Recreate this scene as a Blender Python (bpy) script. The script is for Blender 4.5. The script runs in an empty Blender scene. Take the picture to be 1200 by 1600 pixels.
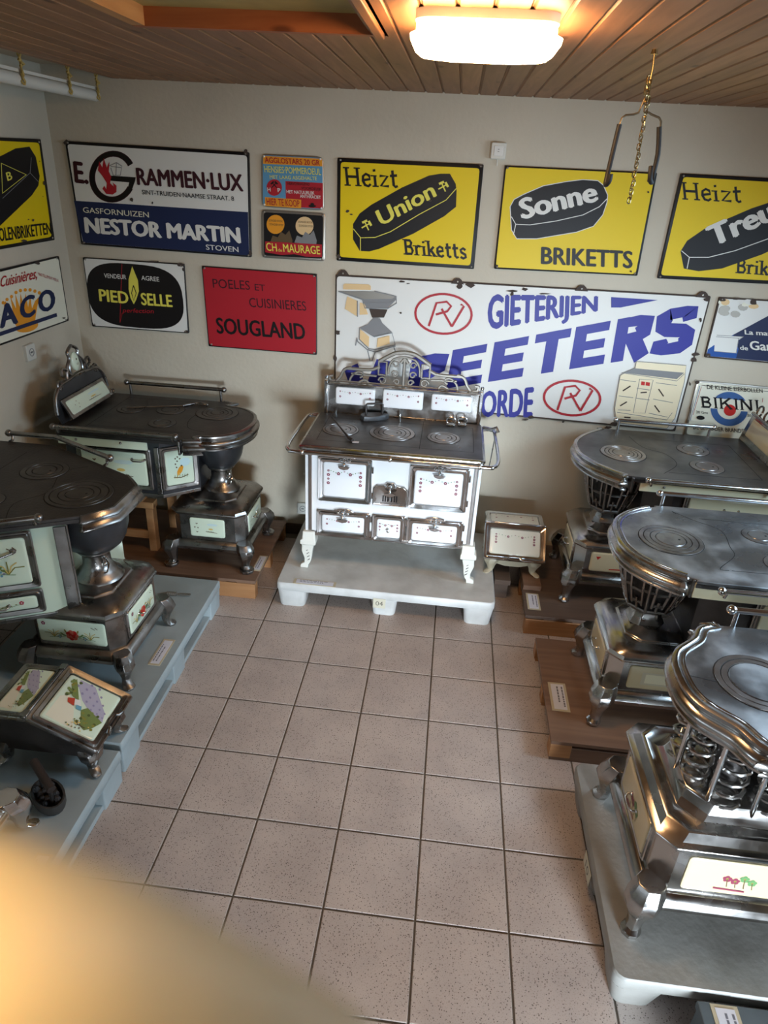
import bpy, bmesh, math, random
from mathutils import Vector, Matrix
random.seed(7)
PI=math.pi
scn=bpy.context.scene
COL=scn.collection
# ------------------------------------------------------------------ camera
F_PX=1063.24
CAM=Vector((0.8646,-2.9549,2.2081))
RX,RZ,RR=math.radians(63.326),math.radians(4.679),math.radians(3.071)
CAMR=Matrix.Rotation(RZ,3,'Z')@Matrix.Rotation(RX,3,'X')@Matrix.Rotation(RR,3,'Z')
cd=bpy.data.cameras.new('camera'); cam=bpy.data.objects.new('camera',cd); COL.objects.link(cam)
cam.matrix_world=Matrix.Translation(CAM)@CAMR.to_4x4()
cd.sensor_fit='VERTICAL'; cd.sensor_height=32; cd.lens=F_PX/1600*32
cd.clip_start=0.004; cd.clip_end=50
cd.dof.use_dof=True; cd.dof.focus_distance=2.9
cd.dof.aperture_fstop=cd.lens/1000/0.0034
scn.camera=cam
# ------------------------------------------------------------------ world, exposure, daylight
w=bpy.data.worlds.new('world'); scn.world=w; w.use_nodes=True
w.node_tree.nodes['Background'].inputs[0].default_value=(0.55,0.62,0.75,1)
w.node_tree.nodes['Background'].inputs[1].default_value=0.25
scn.view_settings.view_transform='Standard'; scn.view_settings.look='None'
scn.view_settings.gamma=1; scn.view_settings.exposure=0.42; scn.view_settings.use_curve_mapping=False
def area(name,loc,rot,sx,sy,power,col):
    l=bpy.data.lights.new(name,'AREA'); l.shape='RECTANGLE'; l.size=sx; l.size_y=sy; l.energy=power; l.color=col
    o=bpy.data.objects.new(name,l); COL.objects.link(o); o.location=loc; o.rotation_euler=rot; return o
DAY=(0.74,0.87,1.0)
def spread(o,deg): o.data.spread=math.radians(deg); return o
spread(area('daylight_right_window',(3.26,-.75,1.70),(math.radians(62),0,math.radians(90)),1.6,1.0,48,(.55,.78,1.0)),140)
spread(area('daylight_front_window',(2.05,-5.56,.64),(math.radians(83),0,math.radians(10)),1.5,.8,57,DAY),50)
spread(area('daylight_left_window',(-1.33,-3.0,1.55),(math.radians(70),0,math.radians(-90)),1.1,1.0,10,DAY),140)
LAMP_E=28.0
# ------------------------------------------------------------------ pixel rays onto real planes
def ray(x,y): return CAMR@Vector(((x-600)/F_PX,(800-y)/F_PX,-1.0))
def gy(x,y,Y):
    d=ray(x,y); t=(Y-CAM.y)/d.y; return CAM+d*t
def gx(x,y,X):
    d=ray(x,y); t=(X-CAM.x)/d.x; return CAM+d*t
def gz(x,y,Z):
    d=ray(x,y); t=(Z-CAM.z)/d.z; return CAM+d*t
# ------------------------------------------------------------------ materials
MATS={}
def mat(name,col,rough=0.5,metal=0.0,n=None,bump=None,coat=0,emit=None,spec=None,rvar=None,sss=0,subsurf_col=None):
    """n=(scale,col2,lo,hi[,stretch])  bump=(scale,strength)  rvar=(scale,lo,hi)"""
    if name in MATS: return MATS[name]
    m=bpy.data.materials.new(name); m.use_nodes=True; nt=m.node_tree; b=nt.nodes['Principled BSDF']
    b.inputs['Base Color'].default_value=(*col,1); b.inputs['Roughness'].default_value=rough; b.inputs['Metallic'].default_value=metal
    if coat: b.inputs['Coat Weight'].default_value=coat; b.inputs['Coat Roughness'].default_value=0.08
    if spec is not None: b.inputs['Specular IOR Level'].default_value=spec
    if sss: b.inputs['Subsurface Weight'].default_value=sss; b.inputs['Subsurface Radius'].default_value=(0.01,0.004,0.002)
    tc=nt.nodes.new('ShaderNodeTexCoord')
    def noise(scale,detail=4,stretch=None):
        t=nt.nodes.new('ShaderNodeTexNoise'); t.inputs['Scale'].default_value=scale; t.inputs['Detail'].default_value=detail
        if stretch:
            mp=nt.nodes.new('ShaderNodeMapping'); mp.inputs['Scale'].default_value=stretch
            nt.links.new(tc.outputs['Object'],mp.inputs[0]); nt.links.new(mp.outputs[0],t.inputs['Vector'])
        else: nt.links.new(tc.outputs['Object'],t.inputs['Vector'])
        return t
    if n:
        t=noise(n[0],5,n[4] if len(n)>4 else None); r=nt.nodes.new('ShaderNodeValToRGB')
        r.color_ramp.elements[0].position=n[2]; r.color_ramp.elements[1].position=n[3]
        r.color_ramp.elements[0].color=(*col,1); r.color_ramp.elements[1].color=(*n[1],1)
        nt.links.new(t.outputs[0],r.inputs[0]); nt.links.new(r.outputs[0],b.inputs['Base Color'])
    if rvar:
        t=noise(rvar[0],5); mr=nt.nodes.new('ShaderNodeMapRange'); mr.inputs['From Min'].default_value=.3; mr.inputs['From Max'].default_value=.7
        mr.inputs['To Min'].default_value=rvar[1]; mr.inputs['To Max'].default_value=rvar[2]
        nt.links.new(t.outputs[0],mr.inputs[0]); nt.links.new(mr.outputs[0],b.inputs['Roughness'])
    if bump:
        t=noise(bump[0],4); bp=nt.nodes.new('ShaderNodeBump'); bp.inputs['Strength'].default_value=bump[1]; bp.inputs['Distance'].default_value=0.01
        nt.links.new(t.outputs[0],bp.inputs['Height']); nt.links.new(bp.outputs[0],b.inputs['Normal'])
    if emit: b.inputs['Emission Color'].default_value=(*emit[0],1); b.inputs['Emission Strength'].default_value=emit[1]
    MATS[name]=m; return m
def srgb(r,g,b): return tuple(((c/255)/12.92 if c/255<=.04045 else ((c/255+.055)/1.055)**2.4) for c in (r,g,b))
def wood(name,c1,c2,rough=.55,axis=1,knots=True,scale=1.0):
    if name in MATS: return MATS[name]
    m=bpy.data.materials.new(name); m.use_nodes=True; nt=m.node_tree; b=nt.nodes['Principled BSDF']; b.inputs['Roughness'].default_value=rough
    tc=nt.nodes.new('ShaderNodeTexCoord'); oi=nt.nodes.new('ShaderNodeObjectInfo')
    mp=nt.nodes.new('ShaderNodeMapping'); s=[14*scale]*3; s[axis]=1.2*scale; mp.inputs['Scale'].default_value=s
    sc=nt.nodes.new('ShaderNodeVectorMath'); sc.operation='SCALE'; sc.inputs[0].default_value=(13,7,5)
    nt.links.new(oi.outputs['Random'],sc.inputs['Scale']); nt.links.new(sc.outputs[0],mp.inputs['Location'])
    nt.links.new(tc.outputs['Object'],mp.inputs[0])
    t=nt.nodes.new('ShaderNodeTexNoise'); t.inputs['Scale'].default_value=1.6; t.inputs['Detail'].default_value=6; t.inputs['Distortion'].default_value=1.2
    nt.links.new(mp.outputs[0],t.inputs['Vector'])
    r=nt.nodes.new('ShaderNodeValToRGB'); r.color_ramp.elements[0].position=.3; r.color_ramp.elements[1].position=.68
    r.color_ramp.elements[0].color=(*c1,1); r.color_ramp.elements[1].color=(*c2,1)
    nt.links.new(t.outputs[0],r.inputs[0]); out=r.outputs[0]
    if knots:
        mp2=nt.nodes.new('ShaderNodeMapping'); s=[9]*3; s[axis]=3.2; mp2.inputs['Scale'].default_value=s
        nt.links.new(sc.outputs[0],mp2.inputs['Location']); nt.links.new(tc.outputs['Object'],mp2.inputs[0])
        v=nt.nodes.new('ShaderNodeTexVoronoi'); v.inputs['Scale'].default_value=1.0; nt.links.new(mp2.outputs[0],v.inputs['Vector'])
        r2=nt.nodes.new('ShaderNodeValToRGB'); r2.color_ramp.elements[0].position=.06; r2.color_ramp.elements[1].position=.14
        r2.color_ramp.elements[0].color=(.25,.16,.10,1); r2.color_ramp.elements[1].color=(1,1,1,1); nt.links.new(v.outputs[0],r2.inputs[0])
        mx=nt.nodes.new('ShaderNodeMix'); mx.data_type='RGBA'; mx.blend_type='MULTIPLY'; mx.inputs[0].default_value=.8
        nt.links.new(out,mx.inputs[6]); nt.links.new(r2.outputs[0],mx.inputs[7]); out=mx.outputs[2]
    hv=nt.nodes.new('ShaderNodeHueSaturation'); mr=nt.nodes.new('ShaderNodeMapRange'); mr.inputs['To Min'].default_value=.86; mr.inputs['To Max'].default_value=1.12
    nt.links.new(oi.outputs['Random'],mr.inputs[0]); nt.links.new(mr.outputs[0],hv.inputs['Value']); nt.links.new(out,hv.inputs['Color'])
    nt.links.new(hv.outputs[0],b.inputs['Base Color'])
    MATS[name]=m; return m
def tile_mat():
    m=bpy.data.materials.new('speckled_tile'); m.use_nodes=True; nt=m.node_tree; b=nt.nodes['Principled BSDF']
    tc=nt.nodes.new('ShaderNodeTexCoord'); oi=nt.nodes.new('ShaderNodeObjectInfo')
    sc=nt.nodes.new('ShaderNodeVectorMath'); sc.operation='SCALE'; sc.inputs[0].default_value=(31,17,0); nt.links.new(oi.outputs['Random'],sc.inputs['Scale'])
    ad=nt.nodes.new('ShaderNodeVectorMath'); ad.operation='ADD'; nt.links.new(tc.outputs['Object'],ad.inputs[0]); nt.links.new(sc.outputs[0],ad.inputs[1])
    def nz(s,d,e0,e1,c0,c1):
        t=nt.nodes.new('ShaderNodeTexNoise'); t.inputs['Scale'].default_value=s; t.inputs['Detail'].default_value=d; nt.links.new(ad.outputs[0],t.inputs['Vector'])
        r=nt.nodes.new('ShaderNodeValToRGB'); r.color_ramp.elements[0].position=e0; r.color_ramp.elements[1].position=e1
        r.color_ramp.elements[0].color=(*c0,1); r.color_ramp.elements[1].color=(*c1,1); nt.links.new(t.outputs[0],r.inputs[0]); return r.outputs[0]
    base=nz(5,3,.35,.7,srgb(176,163,155),srgb(192,178,168))
    fine=nz(260,2,.30,.42,(.55,.52,.50),(1,1,1))
    def mul(a,bb,f=1):
        mx=nt.nodes.new('ShaderNodeMix'); mx.data_type='RGBA'; mx.blend_type='MULTIPLY'; mx.inputs[0].default_value=f
        nt.links.new(a,mx.inputs[6]); nt.links.new(bb,mx.inputs[7]); return mx.outputs[2]
    o=mul(base,fine,.8)
    v=nt.nodes.new('ShaderNodeTexVoronoi'); v.inputs['Scale'].default_value=125; nt.links.new(ad.outputs[0],v.inputs['Vector'])
    r=nt.nodes.new('ShaderNodeValToRGB'); r.color_ramp.elements[0].position=.15; r.color_ramp.elements[1].position=.26
    r.color_ramp.elements[0].color=(.12,.10,.085,1); r.color_ramp.elements[1].color=(1,1,1,1); nt.links.new(v.outputs[0],r.inputs[0])
    o=mul(o,r.outputs[0],.9)
    nt.links.new(o,b.inputs['Base Color']); b.inputs['Roughness'].default_value=.42; b.inputs['Specular IOR Level'].default_value=.35
    MATS['tile']=m; return m
CHROME=mat('polished_nickel',(.50,.48,.455),.2,1,n=(7,(.28,.265,.25),.42,.72),rvar=(9,.12,.34))
CHROMEB=mat('bright_chrome',(.66,.66,.66),.12,1,rvar=(12,.07,.2))
NICKEL=mat('worn_nickel',(.34,.32,.30),.3,1,n=(9,(.17,.16,.15),.4,.7),rvar=(14,.2,.45))
IRON=mat('blackened_iron',(.045,.040,.038),.42,.55,n=(8,(.075,.066,.06),.4,.7),bump=(90,.12))
BOWL=mat('bowl_iron',(.085,.09,.10),.34,.75,n=(6,(.05,.05,.055),.4,.7))
HOBG=mat('scoured_steel',(.20,.205,.21),.33,.85,n=(6,(.50,.51,.52),.45,.70),rvar=(6,.22,.5))
HOBD=mat('dull_steel_plate',(.10,.097,.095),.34,.8,n=(5,(.17,.163,.158),.4,.7),rvar=(7,.25,.5))
RING=mat('ring_steel',(.36,.36,.36),.3,.9,n=(14,(.22,.21,.21),.4,.65))
RINGD=mat('ring_iron',(.06,.054,.05),.4,.6,n=(14,(.1,.09,.08),.4,.7))
RINGA=mat('ring_browned',(.23,.20,.18),.33,.85,n=(14,(.32,.30,.29),.4,.7))
GROOVE=mat('groove',(.012,.011,.01),.8)
RUSTR=mat('rusty_lid',(.16,.085,.06),.6,.3,n=(20,(.23,.14,.10),.4,.7))
MINT=mat('mint_enamel',srgb(214,228,205),.15,coat=.5)
CREAM=mat('cream_enamel',srgb(226,218,184),.16,coat=.5)
CREAM_SHADE=mat('shaded_cream_enamel',srgb(200,184,146),.2,coat=.3)  # cream darkened so overlit tiles look shaded; the dimming sits in the colour
WHITE=mat('white_enamel',srgb(232,233,233),.14,coat=.5)
CREAMFOOT=mat('cream_paint',srgb(196,186,160),.35)
TEAL=mat('teal_plastic',srgb(164,176,178),.5,n=(3.2,srgb(142,152,153),.35,.7),bump=(60,.08))
GREYP_SHADE=mat('shaded_grey_plastic',srgb(142,140,134),.5,n=(6,srgb(118,115,108),.42,.75),bump=(50,.1))  # darker copy of the pallet grey, the stove's shade painted into the colour
GREYP=mat('grey_plastic',srgb(206,206,202),.5,n=(6,srgb(176,175,170),.42,.75),bump=(50,.1))
GREYD=mat('dark_slate_card',srgb(88,98,104),.6,n=(5,srgb(76,85,90),.4,.7))
BOARD=wood('brown_board',srgb(112,84,66),srgb(136,106,84),.6,axis=0,knots=False,scale=.6)
BOARDD=wood('dark_board',srgb(84,68,58),srgb(104,84,70),.55,axis=0,knots=False,scale=.6)
PINE=wood('pine_block',srgb(158,108,66),srgb(182,134,88),.55,axis=0,scale=.7)
PLANK=wood('ceiling_pine',srgb(132,90,58),srgb(158,112,76),.5,axis=1)
PINER=wood('reddish_pine',srgb(150,80,42),srgb(176,104,58),.5,axis=0)
PLAST=mat('ochre_panel',srgb(170,150,88),.8,n=(5,srgb(146,128,76),.4,.7))
WALL=mat('whitewashed_plaster',srgb(198,189,170),.85,n=(1.6,srgb(186,177,158),.4,.75),bump=(38,.22))
WALLB=WALL
SKIRT=mat('brown_skirting',srgb(92,80,70),.5,n=(8,srgb(72,62,54),.4,.7))
GROUT=mat('grout',srgb(104,95,84),.9)
PAPER=mat('label_paper',srgb(214,214,222),.6)
CARD=mat('beige_card',srgb(190,178,150),.7)
INK=mat('black_ink',(.012,.012,.012),.35)
PLASTW=mat('white_plastic',srgb(205,204,194),.4)
ROPE=mat('yellow_cord',srgb(178,152,84),.8)
RUBBER=mat('black_rubber',(.012,.011,.010),.6)
BRASS=mat('brass',srgb(184,164,118),.25,1)
ZINC=mat('zinc_wire',srgb(130,118,96),.35,.9)
SKIN=mat('skin',srgb(205,186,146),.55,sss=.25,bump=(120,.1))
NAIL=mat('nail',srgb(226,190,160),.3)
def col(name,r,g,b,rough=.42,coat=0): return mat(name,srgb(r,g,b),rough,coat=coat,spec=.25)
YEL=col('sign_yellow',226,196,14); BLK=col('sign_black',22,19,19); WHT=col('sign_white',222,221,214); NAVY=col('sign_navy',32,42,76)
RED=col('sign_red',170,34,44); BLUE=col('sign_blue',48,50,140); BLUE2=col('sign_mid_blue',30,78,150); CREAMS=col('sign_cream',226,224,204)
MAROON=col('sign_maroon',60,24,32); ORG=col('sign_orange',226,150,40); SKY=col('sign_sky_blue',92,146,180); TAN=col('sign_tan',222,190,140)
GREY=col('sign_grey',128,128,128); LEM=col('sign_lemon',226,216,90); DKRUST=mat('rust_chip',srgb(66,54,46),.8); PALEB=col('pale_cream_picture',232,218,184)
PINK=col('painted_rose',176,60,76); CORAL=col('painted_coral',200,100,80); GRN=col('painted_green',92,132,84); OLIVE=col('painted_olive',132,128,60)
LILAC=col('painted_lilac',142,134,160); PBLUE=col('painted_blue',110,160,180); BRN=col('painted_brown',96,78,54); PGOLD=col('painted_gold',214,186,106); SILV=mat('worn_tin',srgb(150,144,134),.35,.7)
PRED=col('painted_red',190,40,36); WINE=col('painted_wine',128,56,74)
# ------------------------------------------------------------------ mesh builder
class MB:
    def __init__(s,M=None): s.v=[]; s.f=[]; s.M=M
    def add(s,vs,fs):
        o=len(s.v); s.v+=[(s.M@Vector(p)) if s.M else Vector(p) for p in vs]; s.f+=[[i+o for i in f] for f in fs]; return s
    def box(s,a,b):
        x0,y0,z0=a; x1,y1,z1=b
        if x0>x1:x0,x1=x1,x0
        if y0>y1:y0,y1=y1,y0
        if z0>z1:z0,z1=z1,z0
        return s.add([(x0,y0,z0),(x1,y0,z0),(x1,y1,z0),(x0,y1,z0),(x0,y0,z1),(x1,y0,z1),(x1,y1,z1),(x0,y1,z1)],
          [(0,3,2,1),(4,5,6,7),(0,1,5,4),(1,2,6,5),(2,3,7,6),(3,0,4,7)])
    def loft(s,rings,cap=True,closed=True):
        n=len(rings[0]); vs=[p for r in rings for p in r]; fs=[]
        for k in range(len(rings)-1):
            for i in range(n if closed else n-1):
                j=(i+1)%n; fs.append((k*n+i,k*n+j,(k+1)*n+j,(k+1)*n+i))
        if cap and closed: fs.append(tuple(range(n))[::-1]); fs.append(tuple((len(rings)-1)*n+i for i in range(n)))
        return s.add(vs,fs)
    def prism(s,pts,z0,z1): return s.loft([[(x,y,z0) for x,y in pts],[(x,y,z1) for x,y in pts]])
    def lathe(s,prof,n=20,c=(0,0),cap=True,ph=0): return s.loft([[(c[0]+r*math.cos(2*PI*i/n+ph),c[1]+r*math.sin(2*PI*i/n+ph),z) for i in range(n)] for r,z in prof],cap)
    def tube(s,pts,r,n=8,cap=True):
        P=[Vector(p) for p in pts]; rr=r if isinstance(r,(list,tuple)) else [r]*len(P); rings=[]; up=None
        for i,p in enumerate(P):
            t=(P[min(i+1,len(P)-1)]-P[max(i-1,0)]).normalized()
            if up is None: up=Vector((0,0,1)) if abs(t.z)<.9 else Vector((1,0,0))
            a=t.cross(up).normalized(); b=a.cross(t).normalized(); up=b
            rings.append([p+a*math.cos(2*PI*k/n)*rr[i]+b*math.sin(2*PI*k/n)*rr[i] for k in range(n)])
        return s.loft(rings,cap)
    def ball(s,c,r,n=10,sz=1):
        m=6; return s.loft([[(c[0]+r*math.sin(PI*k/m)*math.cos(2*PI*i/n),c[1]+r*math.sin(PI*k/m)*math.sin(2*PI*i/n),c[2]-r*sz*math.cos(PI*k/m)) for i in range(n)] for k in range(1,m)])
    def flip(s): s.f=[f[::-1] for f in s.f]; return s
def obj(name,mb,m,parent=None,bevel=0,smooth=35,world=False,seg=2):
    me=bpy.data.meshes.new(name); off=Vector((0,0,0))
    if world and parent is not None:
        q=parent
        while q is not None: off+=q.location; q=q.parent
    me.from_pydata([tuple(Vector(p)-off) for p in mb.v],[],mb.f); me.materials.append(m)
    bm=bmesh.new(); bm.from_mesh(me); bmesh.ops.recalc_face_normals(bm,faces=bm.faces); bm.to_mesh(me); bm.free()
    if smooth: me.shade_smooth(); me.set_sharp_from_angle(angle=math.radians(smooth))
    o=bpy.data.objects.new(name,me); COL.objects.link(o)
    if parent is not None: o.parent=parent
    if bevel:
        b=o.modifiers.new('bevel','BEVEL'); b.width=bevel; b.segments=seg; b.limit_method='ANGLE'; b.angle_limit=math.radians(40)
        b.harden_normals=False
    return o
GROUPS={'sign':'enamel advertising signs on the walls','label':'paper caption cards on the pallets','pallet':'pallets carrying the stoves','stove':'old stoves on show','coal box':'tiled coal boxes','socket':'wall sockets and boxes','lid':'ring lids on the white range','block':'wooden blocks under the white coal box'}
def tag(o,label,cat,group=None,kind=None):
    if label: o['label']=label
    if cat: o['category']=cat
    if group or cat in GROUPS: o['group']=group or GROUPS[cat]
    if kind: o['kind']=kind
    return o
def root(name,loc,label,cat,rz=0,group=None):
    o=bpy.data.objects.new(name,None); COL.objects.link(o); o.location=loc; o.rotation_euler=(0,0,rz); o.empty_display_size=.05
    return tag(o,label,cat,group)
def struct(name,mb,m,parent=None,bevel=0,smooth=0):
    o=obj(name,mb,m,parent,bevel,smooth)
    if parent is None: o['kind']='structure'
    return o
def B(a,b): return MB().box(a,b)
def cat_(pts,k=4,closed=False):
    out=[]; n=len(pts); P=[Vector(p) for p in pts]
    R=range(n) if closed else range(n-1)
    for i in R:
        p0=P[(i-1)%n] if closed or i>0 else P[0]; p1=P[i]; p2=P[(i+1)%n]; p3=P[(i+2)%n] if closed or i+2<n else P[-1]
        for j in range(k):
            t=j/k; out.append(.5*((2*p1)+(p2-p0)*t+(2*p0-5*p1+4*p2-p3)*t*t+(3*p1-p0-3*p2+p3)*t**3))
    if not closed: out.append(P[-1])
    return [tuple(p) for p in out]
def crect(hx,hy,c,cx=0,cy=0):
    return [(cx+hx,cy-hy+c),(cx+hx,cy+hy-c),(cx+hx-c,cy+hy),(cx-hx+c,cy+hy),(cx-hx,cy+hy-c),(cx-hx,cy-hy+c),(cx-hx+c,cy-hy),(cx+hx-c,cy-hy)]
def rrect(x0,y0,x1,y1,r,k=4):
    out=[]
    for cx,cy,a in ((x1-r,y0+r,-90),(x1-r,y1-r,0),(x0+r,y1-r,90),(x0+r,y0+r,180)):
        for j in range(k+1):
            t=math.radians(a+90*j/k); out.append((cx+r*math.cos(t),cy+r*math.sin(t)))
    return out
def sweep(path,prof,closed=False,M=None):
    n=len(path); P=[Vector((p[0],p[1])) for p in path]; rings=[]
    for i in range(n):
        a=P[(i-1)%n] if closed or i>0 else None; b=P[(i+1)%n] if closed or i<n-1 else None
        ns=[]
        if a is not None: d=(P[i]-a); ns.append(Vector((d.y,-d.x)).normalized())
        if b is not None: d=(b-P[i]); ns.append(Vector((d.y,-d.x)).normalized())
        nn=sum(ns,Vector((0,0))).normalized(); k=1/max(.5,nn.dot(ns[0]))
        rings.append([(P[i].x+nn.x*o*k,P[i].y+nn.y*o*k,z) for o,z in prof])
    m=MB(M)
    if closed: rings.append(rings[0])
    m.loft(rings,cap=False,closed=False); 
    return m
def frame(o,u,v):
    u=Vector(u).normalized(); v=Vector(v); v=(v-u*v.dot(u)).normalized(); nn=u.cross(v)
    M=Matrix((u,v,nn)).transposed().to_4x4(); M.translation=Vector(o); return M
# ------------------------------------------------------------------ room
FX0,FX1,FY0,FY1=-1.36,3.3,-5.6,1.0
CZ=2.56; T=.308
struct('floor',MB().box((FX0-.1,FY0-.1,-.06),(FX1+.1,FY1+.1,-.004)),GROUT)
floor=bpy.data.objects['floor']
tm=tile_mat()
tmesh=None
for j in range(-9,4):
    for i in range(-5,11):
        x0=i*T; y0=(j-1)*T
        if x0+T<FX0 or x0>3.1 or y0>FY1 or (x0>2.2 and j<1 and j>-7) : continue
        if x0+T>FX1 or x0<FX0-.2 or y0+T>FY1+.25: continue
        if tmesh is None:
            mb=MB(); rings=[]
            for ins,z in ((.0035,-.004),(.0035,-.0012),(.0055,0.0)):
                rings.append([(ins,ins,z),(T-ins,ins,z),(T-ins,T-ins,z),(ins,T-ins,z)])
            mb.loft(rings); o=obj('tile',mb,tm,floor,0,30); tmesh=o.data
        else:
            o=bpy.data.objects.new('tile',tmesh); COL.objects.link(o); o.parent=floor
        o.location=(x0,y0,0)
# walls
wb=struct('wall_back',B((FX0-.1,1.0,0),(FX1+.1,1.1,2.75)),WALL)
wl=struct('wall_left',B((FX0-.1,FY0,0),(FX0,1.0,2.75)),WALL)
wr=struct('wall_right',B((FX1,FY0,0),(FX1+.1,1.0,2.75)),WALL)
wf=struct('wall_front',B((FX0-.1,FY0-.1,0),(FX1+.1,FY0,2.75)),WALL)
struct('baseboard_back',B((FX0,.99,0),(FX1,1.0,.07)),SKIRT)
struct('baseboard_left',B((FX0,FY0,0),(FX0+.01,.99,.07)),SKIRT)
def window(name,M,w_,h_):
    mb=MB(M)
    for a,b in (((-w_/2-.06,-h_/2-.06),(w_/2+.06,-h_/2)),((-w_/2-.06,h_/2),(w_/2+.06,h_/2+.06)),((-w_/2-.06,-h_/2),(-w_/2,h_/2)),((w_/2,-h_/2),(w_/2+.06,h_/2)),((-.025,-h_/2),(.025,h_/2))):
        mb.box((a[0],a[1],0),(b[0],b[1],.09))
    o=struct(name,mb,PLASTW)
    q=MB(M); q.box((-w_/2,-h_/2,.004),(w_/2,h_/2,.010)); obj('pane',q,mat('daylit_pane',(.5,.55,.6),.1,emit=((.70,.84,1.0),.9)),o,0,0)
window('window_1',frame((FX1,-.75,1.70),(0,-1,0),(0,0,1)),1.6,1.0)
window('window_2',frame((2.05,FY0,.64),(-1,0,0),(0,0,1)),1.5,.8)
window('window_3',frame((FX0,-3.0,1.55),(0,1,0),(0,0,1)),1.1,1.0)
# ceiling: boards run towards the back wall, a framed hatch interrupts them
HX0,HX1,HY0,HY1=-.125,.575,-1.75,-.575
CX0=-.99
ceil=struct('ceiling',B((CX0,HY1+.03,CZ+.02),(FX1+.1,1.1,CZ+.05)).box((CX0,FY0-.1,CZ+.02),(HX0-.03,HY1+.03,CZ+.05)).box((HX1+.03,FY0-.1,CZ+.02),(FX1+.1,HY1+.03,CZ+.05)).box((HX0-.03,FY0-.1,CZ+.02),(HX1+.03,HY0,CZ+.05)),BOARD)
tag(struct('trim_1',B((FX0-.1,FY0-.1,CZ+.05),(CX0+.1,1.1,CZ+.1)),WALL),'white strip of ceiling above the hanging gutter on the left',None)
pw=.0875
def plank(x0,x1,y0,y1,m=PLANK):
    mb=MB(); c=.006
    mb.loft([[(x0,y,CZ+.02),(x0,y,CZ+c),(x0+.004,y,CZ+c),(x0+.009,y,CZ),(x1-.0045,y,CZ),(x1-.0015,y,CZ+c),(x1-.0015,y,CZ+.02)] for y in (y0,y1)])
    return obj('plank',mb,m,ceil,0,0)
x=CX0; k=0
xs=[.724+pw*i for i in range(-20,31)]
for x in xs:
    if x+pw>FX1+.05: break
    a,b=x,x+pw
    if b<CX0: continue
    a=max(a,CX0)
    if b>HX0+.0 and a<HX1 and b<=HX1+pw*.5:
        plank(a,b,HY1+.03,FY1); plank(a,b,FY0,HY0-.03)
    else: plank(a,b,FY0,FY1)
hatch=struct('trim_2',B((HX0-.04,HY1,CZ-.003),(HX1+.0,HY1+.03,CZ+.075)).box((HX0-.04,HY0-.03,CZ-.003),(HX1,HY0,CZ+.075)),PINER); tag(hatch,'reddish pine frame around the ceiling hatch',None)
obj('hatch_side',B((HX0-.04,HY0-.0,CZ-.002),(HX0,HY1,CZ+.075)).box((HX1,HY0-.03,CZ+.0),(HX1+.03,HY1+.03,CZ+.075)),wood('orange_pine',srgb(176,120,66),srgb(198,142,84),.5,axis=1),hatch,0,0)
obj('hatch_panel',B((HX0-.05,HY0-.05,CZ+.047),(HX1+.05,HY1+.05,CZ+.06)),PLAST,hatch,0,0)
obj('hatch_moulding',B((HX1-.004,HY0-.04,CZ-.014),(HX1+.022,HY1-.0,CZ+.002)),PLANK,hatch,.003,0)
# hanging gutter with cords along the left side
g0,g1=-2.6,.93
gut=root('gutter',(-1.03,0,2.47),'white plastic gutter pipe hung on yellow cords under the ceiling edge','gutter')
mb=MB(); mb.tube([(-1.045,g0,2.475),(-1.045,g1,2.475)],.026,12); obj('pipe',mb,PLASTW,gut,0,40,True)
mb=MB(); mb.tube([(-1.03,g0,2.507),(-1.03,g1,2.507)],.004,6); mb.box((-1.03,g0,2.50),(-1.026,g1,2.512)); obj('wire',mb,PLASTW,gut,0,40,True)
for px,py in ((33,104),(108,124),(165,140)):
    q=gx(px,py,-1.015); yy=min(q.y,.9)
    mb=MB()
    for a in range(2): mb.tube([(-1.015+.006*math.sin(k*1.3+a*3),yy+.008*math.cos(k*1.7+a*2.5),2.575-k*.012) for k in range(11)],.0045,6)
    mb.tube([(-1.02,yy,2.52),(-1.01,yy+.016,2.53),(-1.016,yy-.01,2.545)],.006,6)
    obj('cord',mb,ROPE,gut,0,40,True)
# ------------------------------------------------------------------ ceiling lamp
LX,LY=.886,-.835
lamp=root('ceiling_lamp',(LX,LY,CZ),'glowing white square plafond lamp with rounded corners on the boarded ceiling','lamp')
mb=MB(); mb.loft([[(x,y,z) for x,y in rrect(-.175+i,-.14+i,.175-i,.14-i,.05)] for i,z in ((0,0),(0,-.02))]); obj('base_plate',mb,PLASTW,lamp,0,40)
mb=MB(); mb.loft([[(x,y,z) for x,y in rrect(-hx,-hy,hx,hy,r,5)] for hx,hy,r,z in ((.165,.13,.045,-.02),(.172,.14,.05,-.030),(.172,.14,.05,-.042),(.186,.155,.055,-.05),(.184,.152,.055,-.062),(.168,.135,.055,-.074),(.12,.10,.05,-.081),(.05,.04,.03,-.083))])
obj('diffuser',mb,mat('lamp_diffuser',(1,.95,.88),.4,emit=((1.0,.60,.28),LAMP_E)),lamp,0,50)
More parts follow.
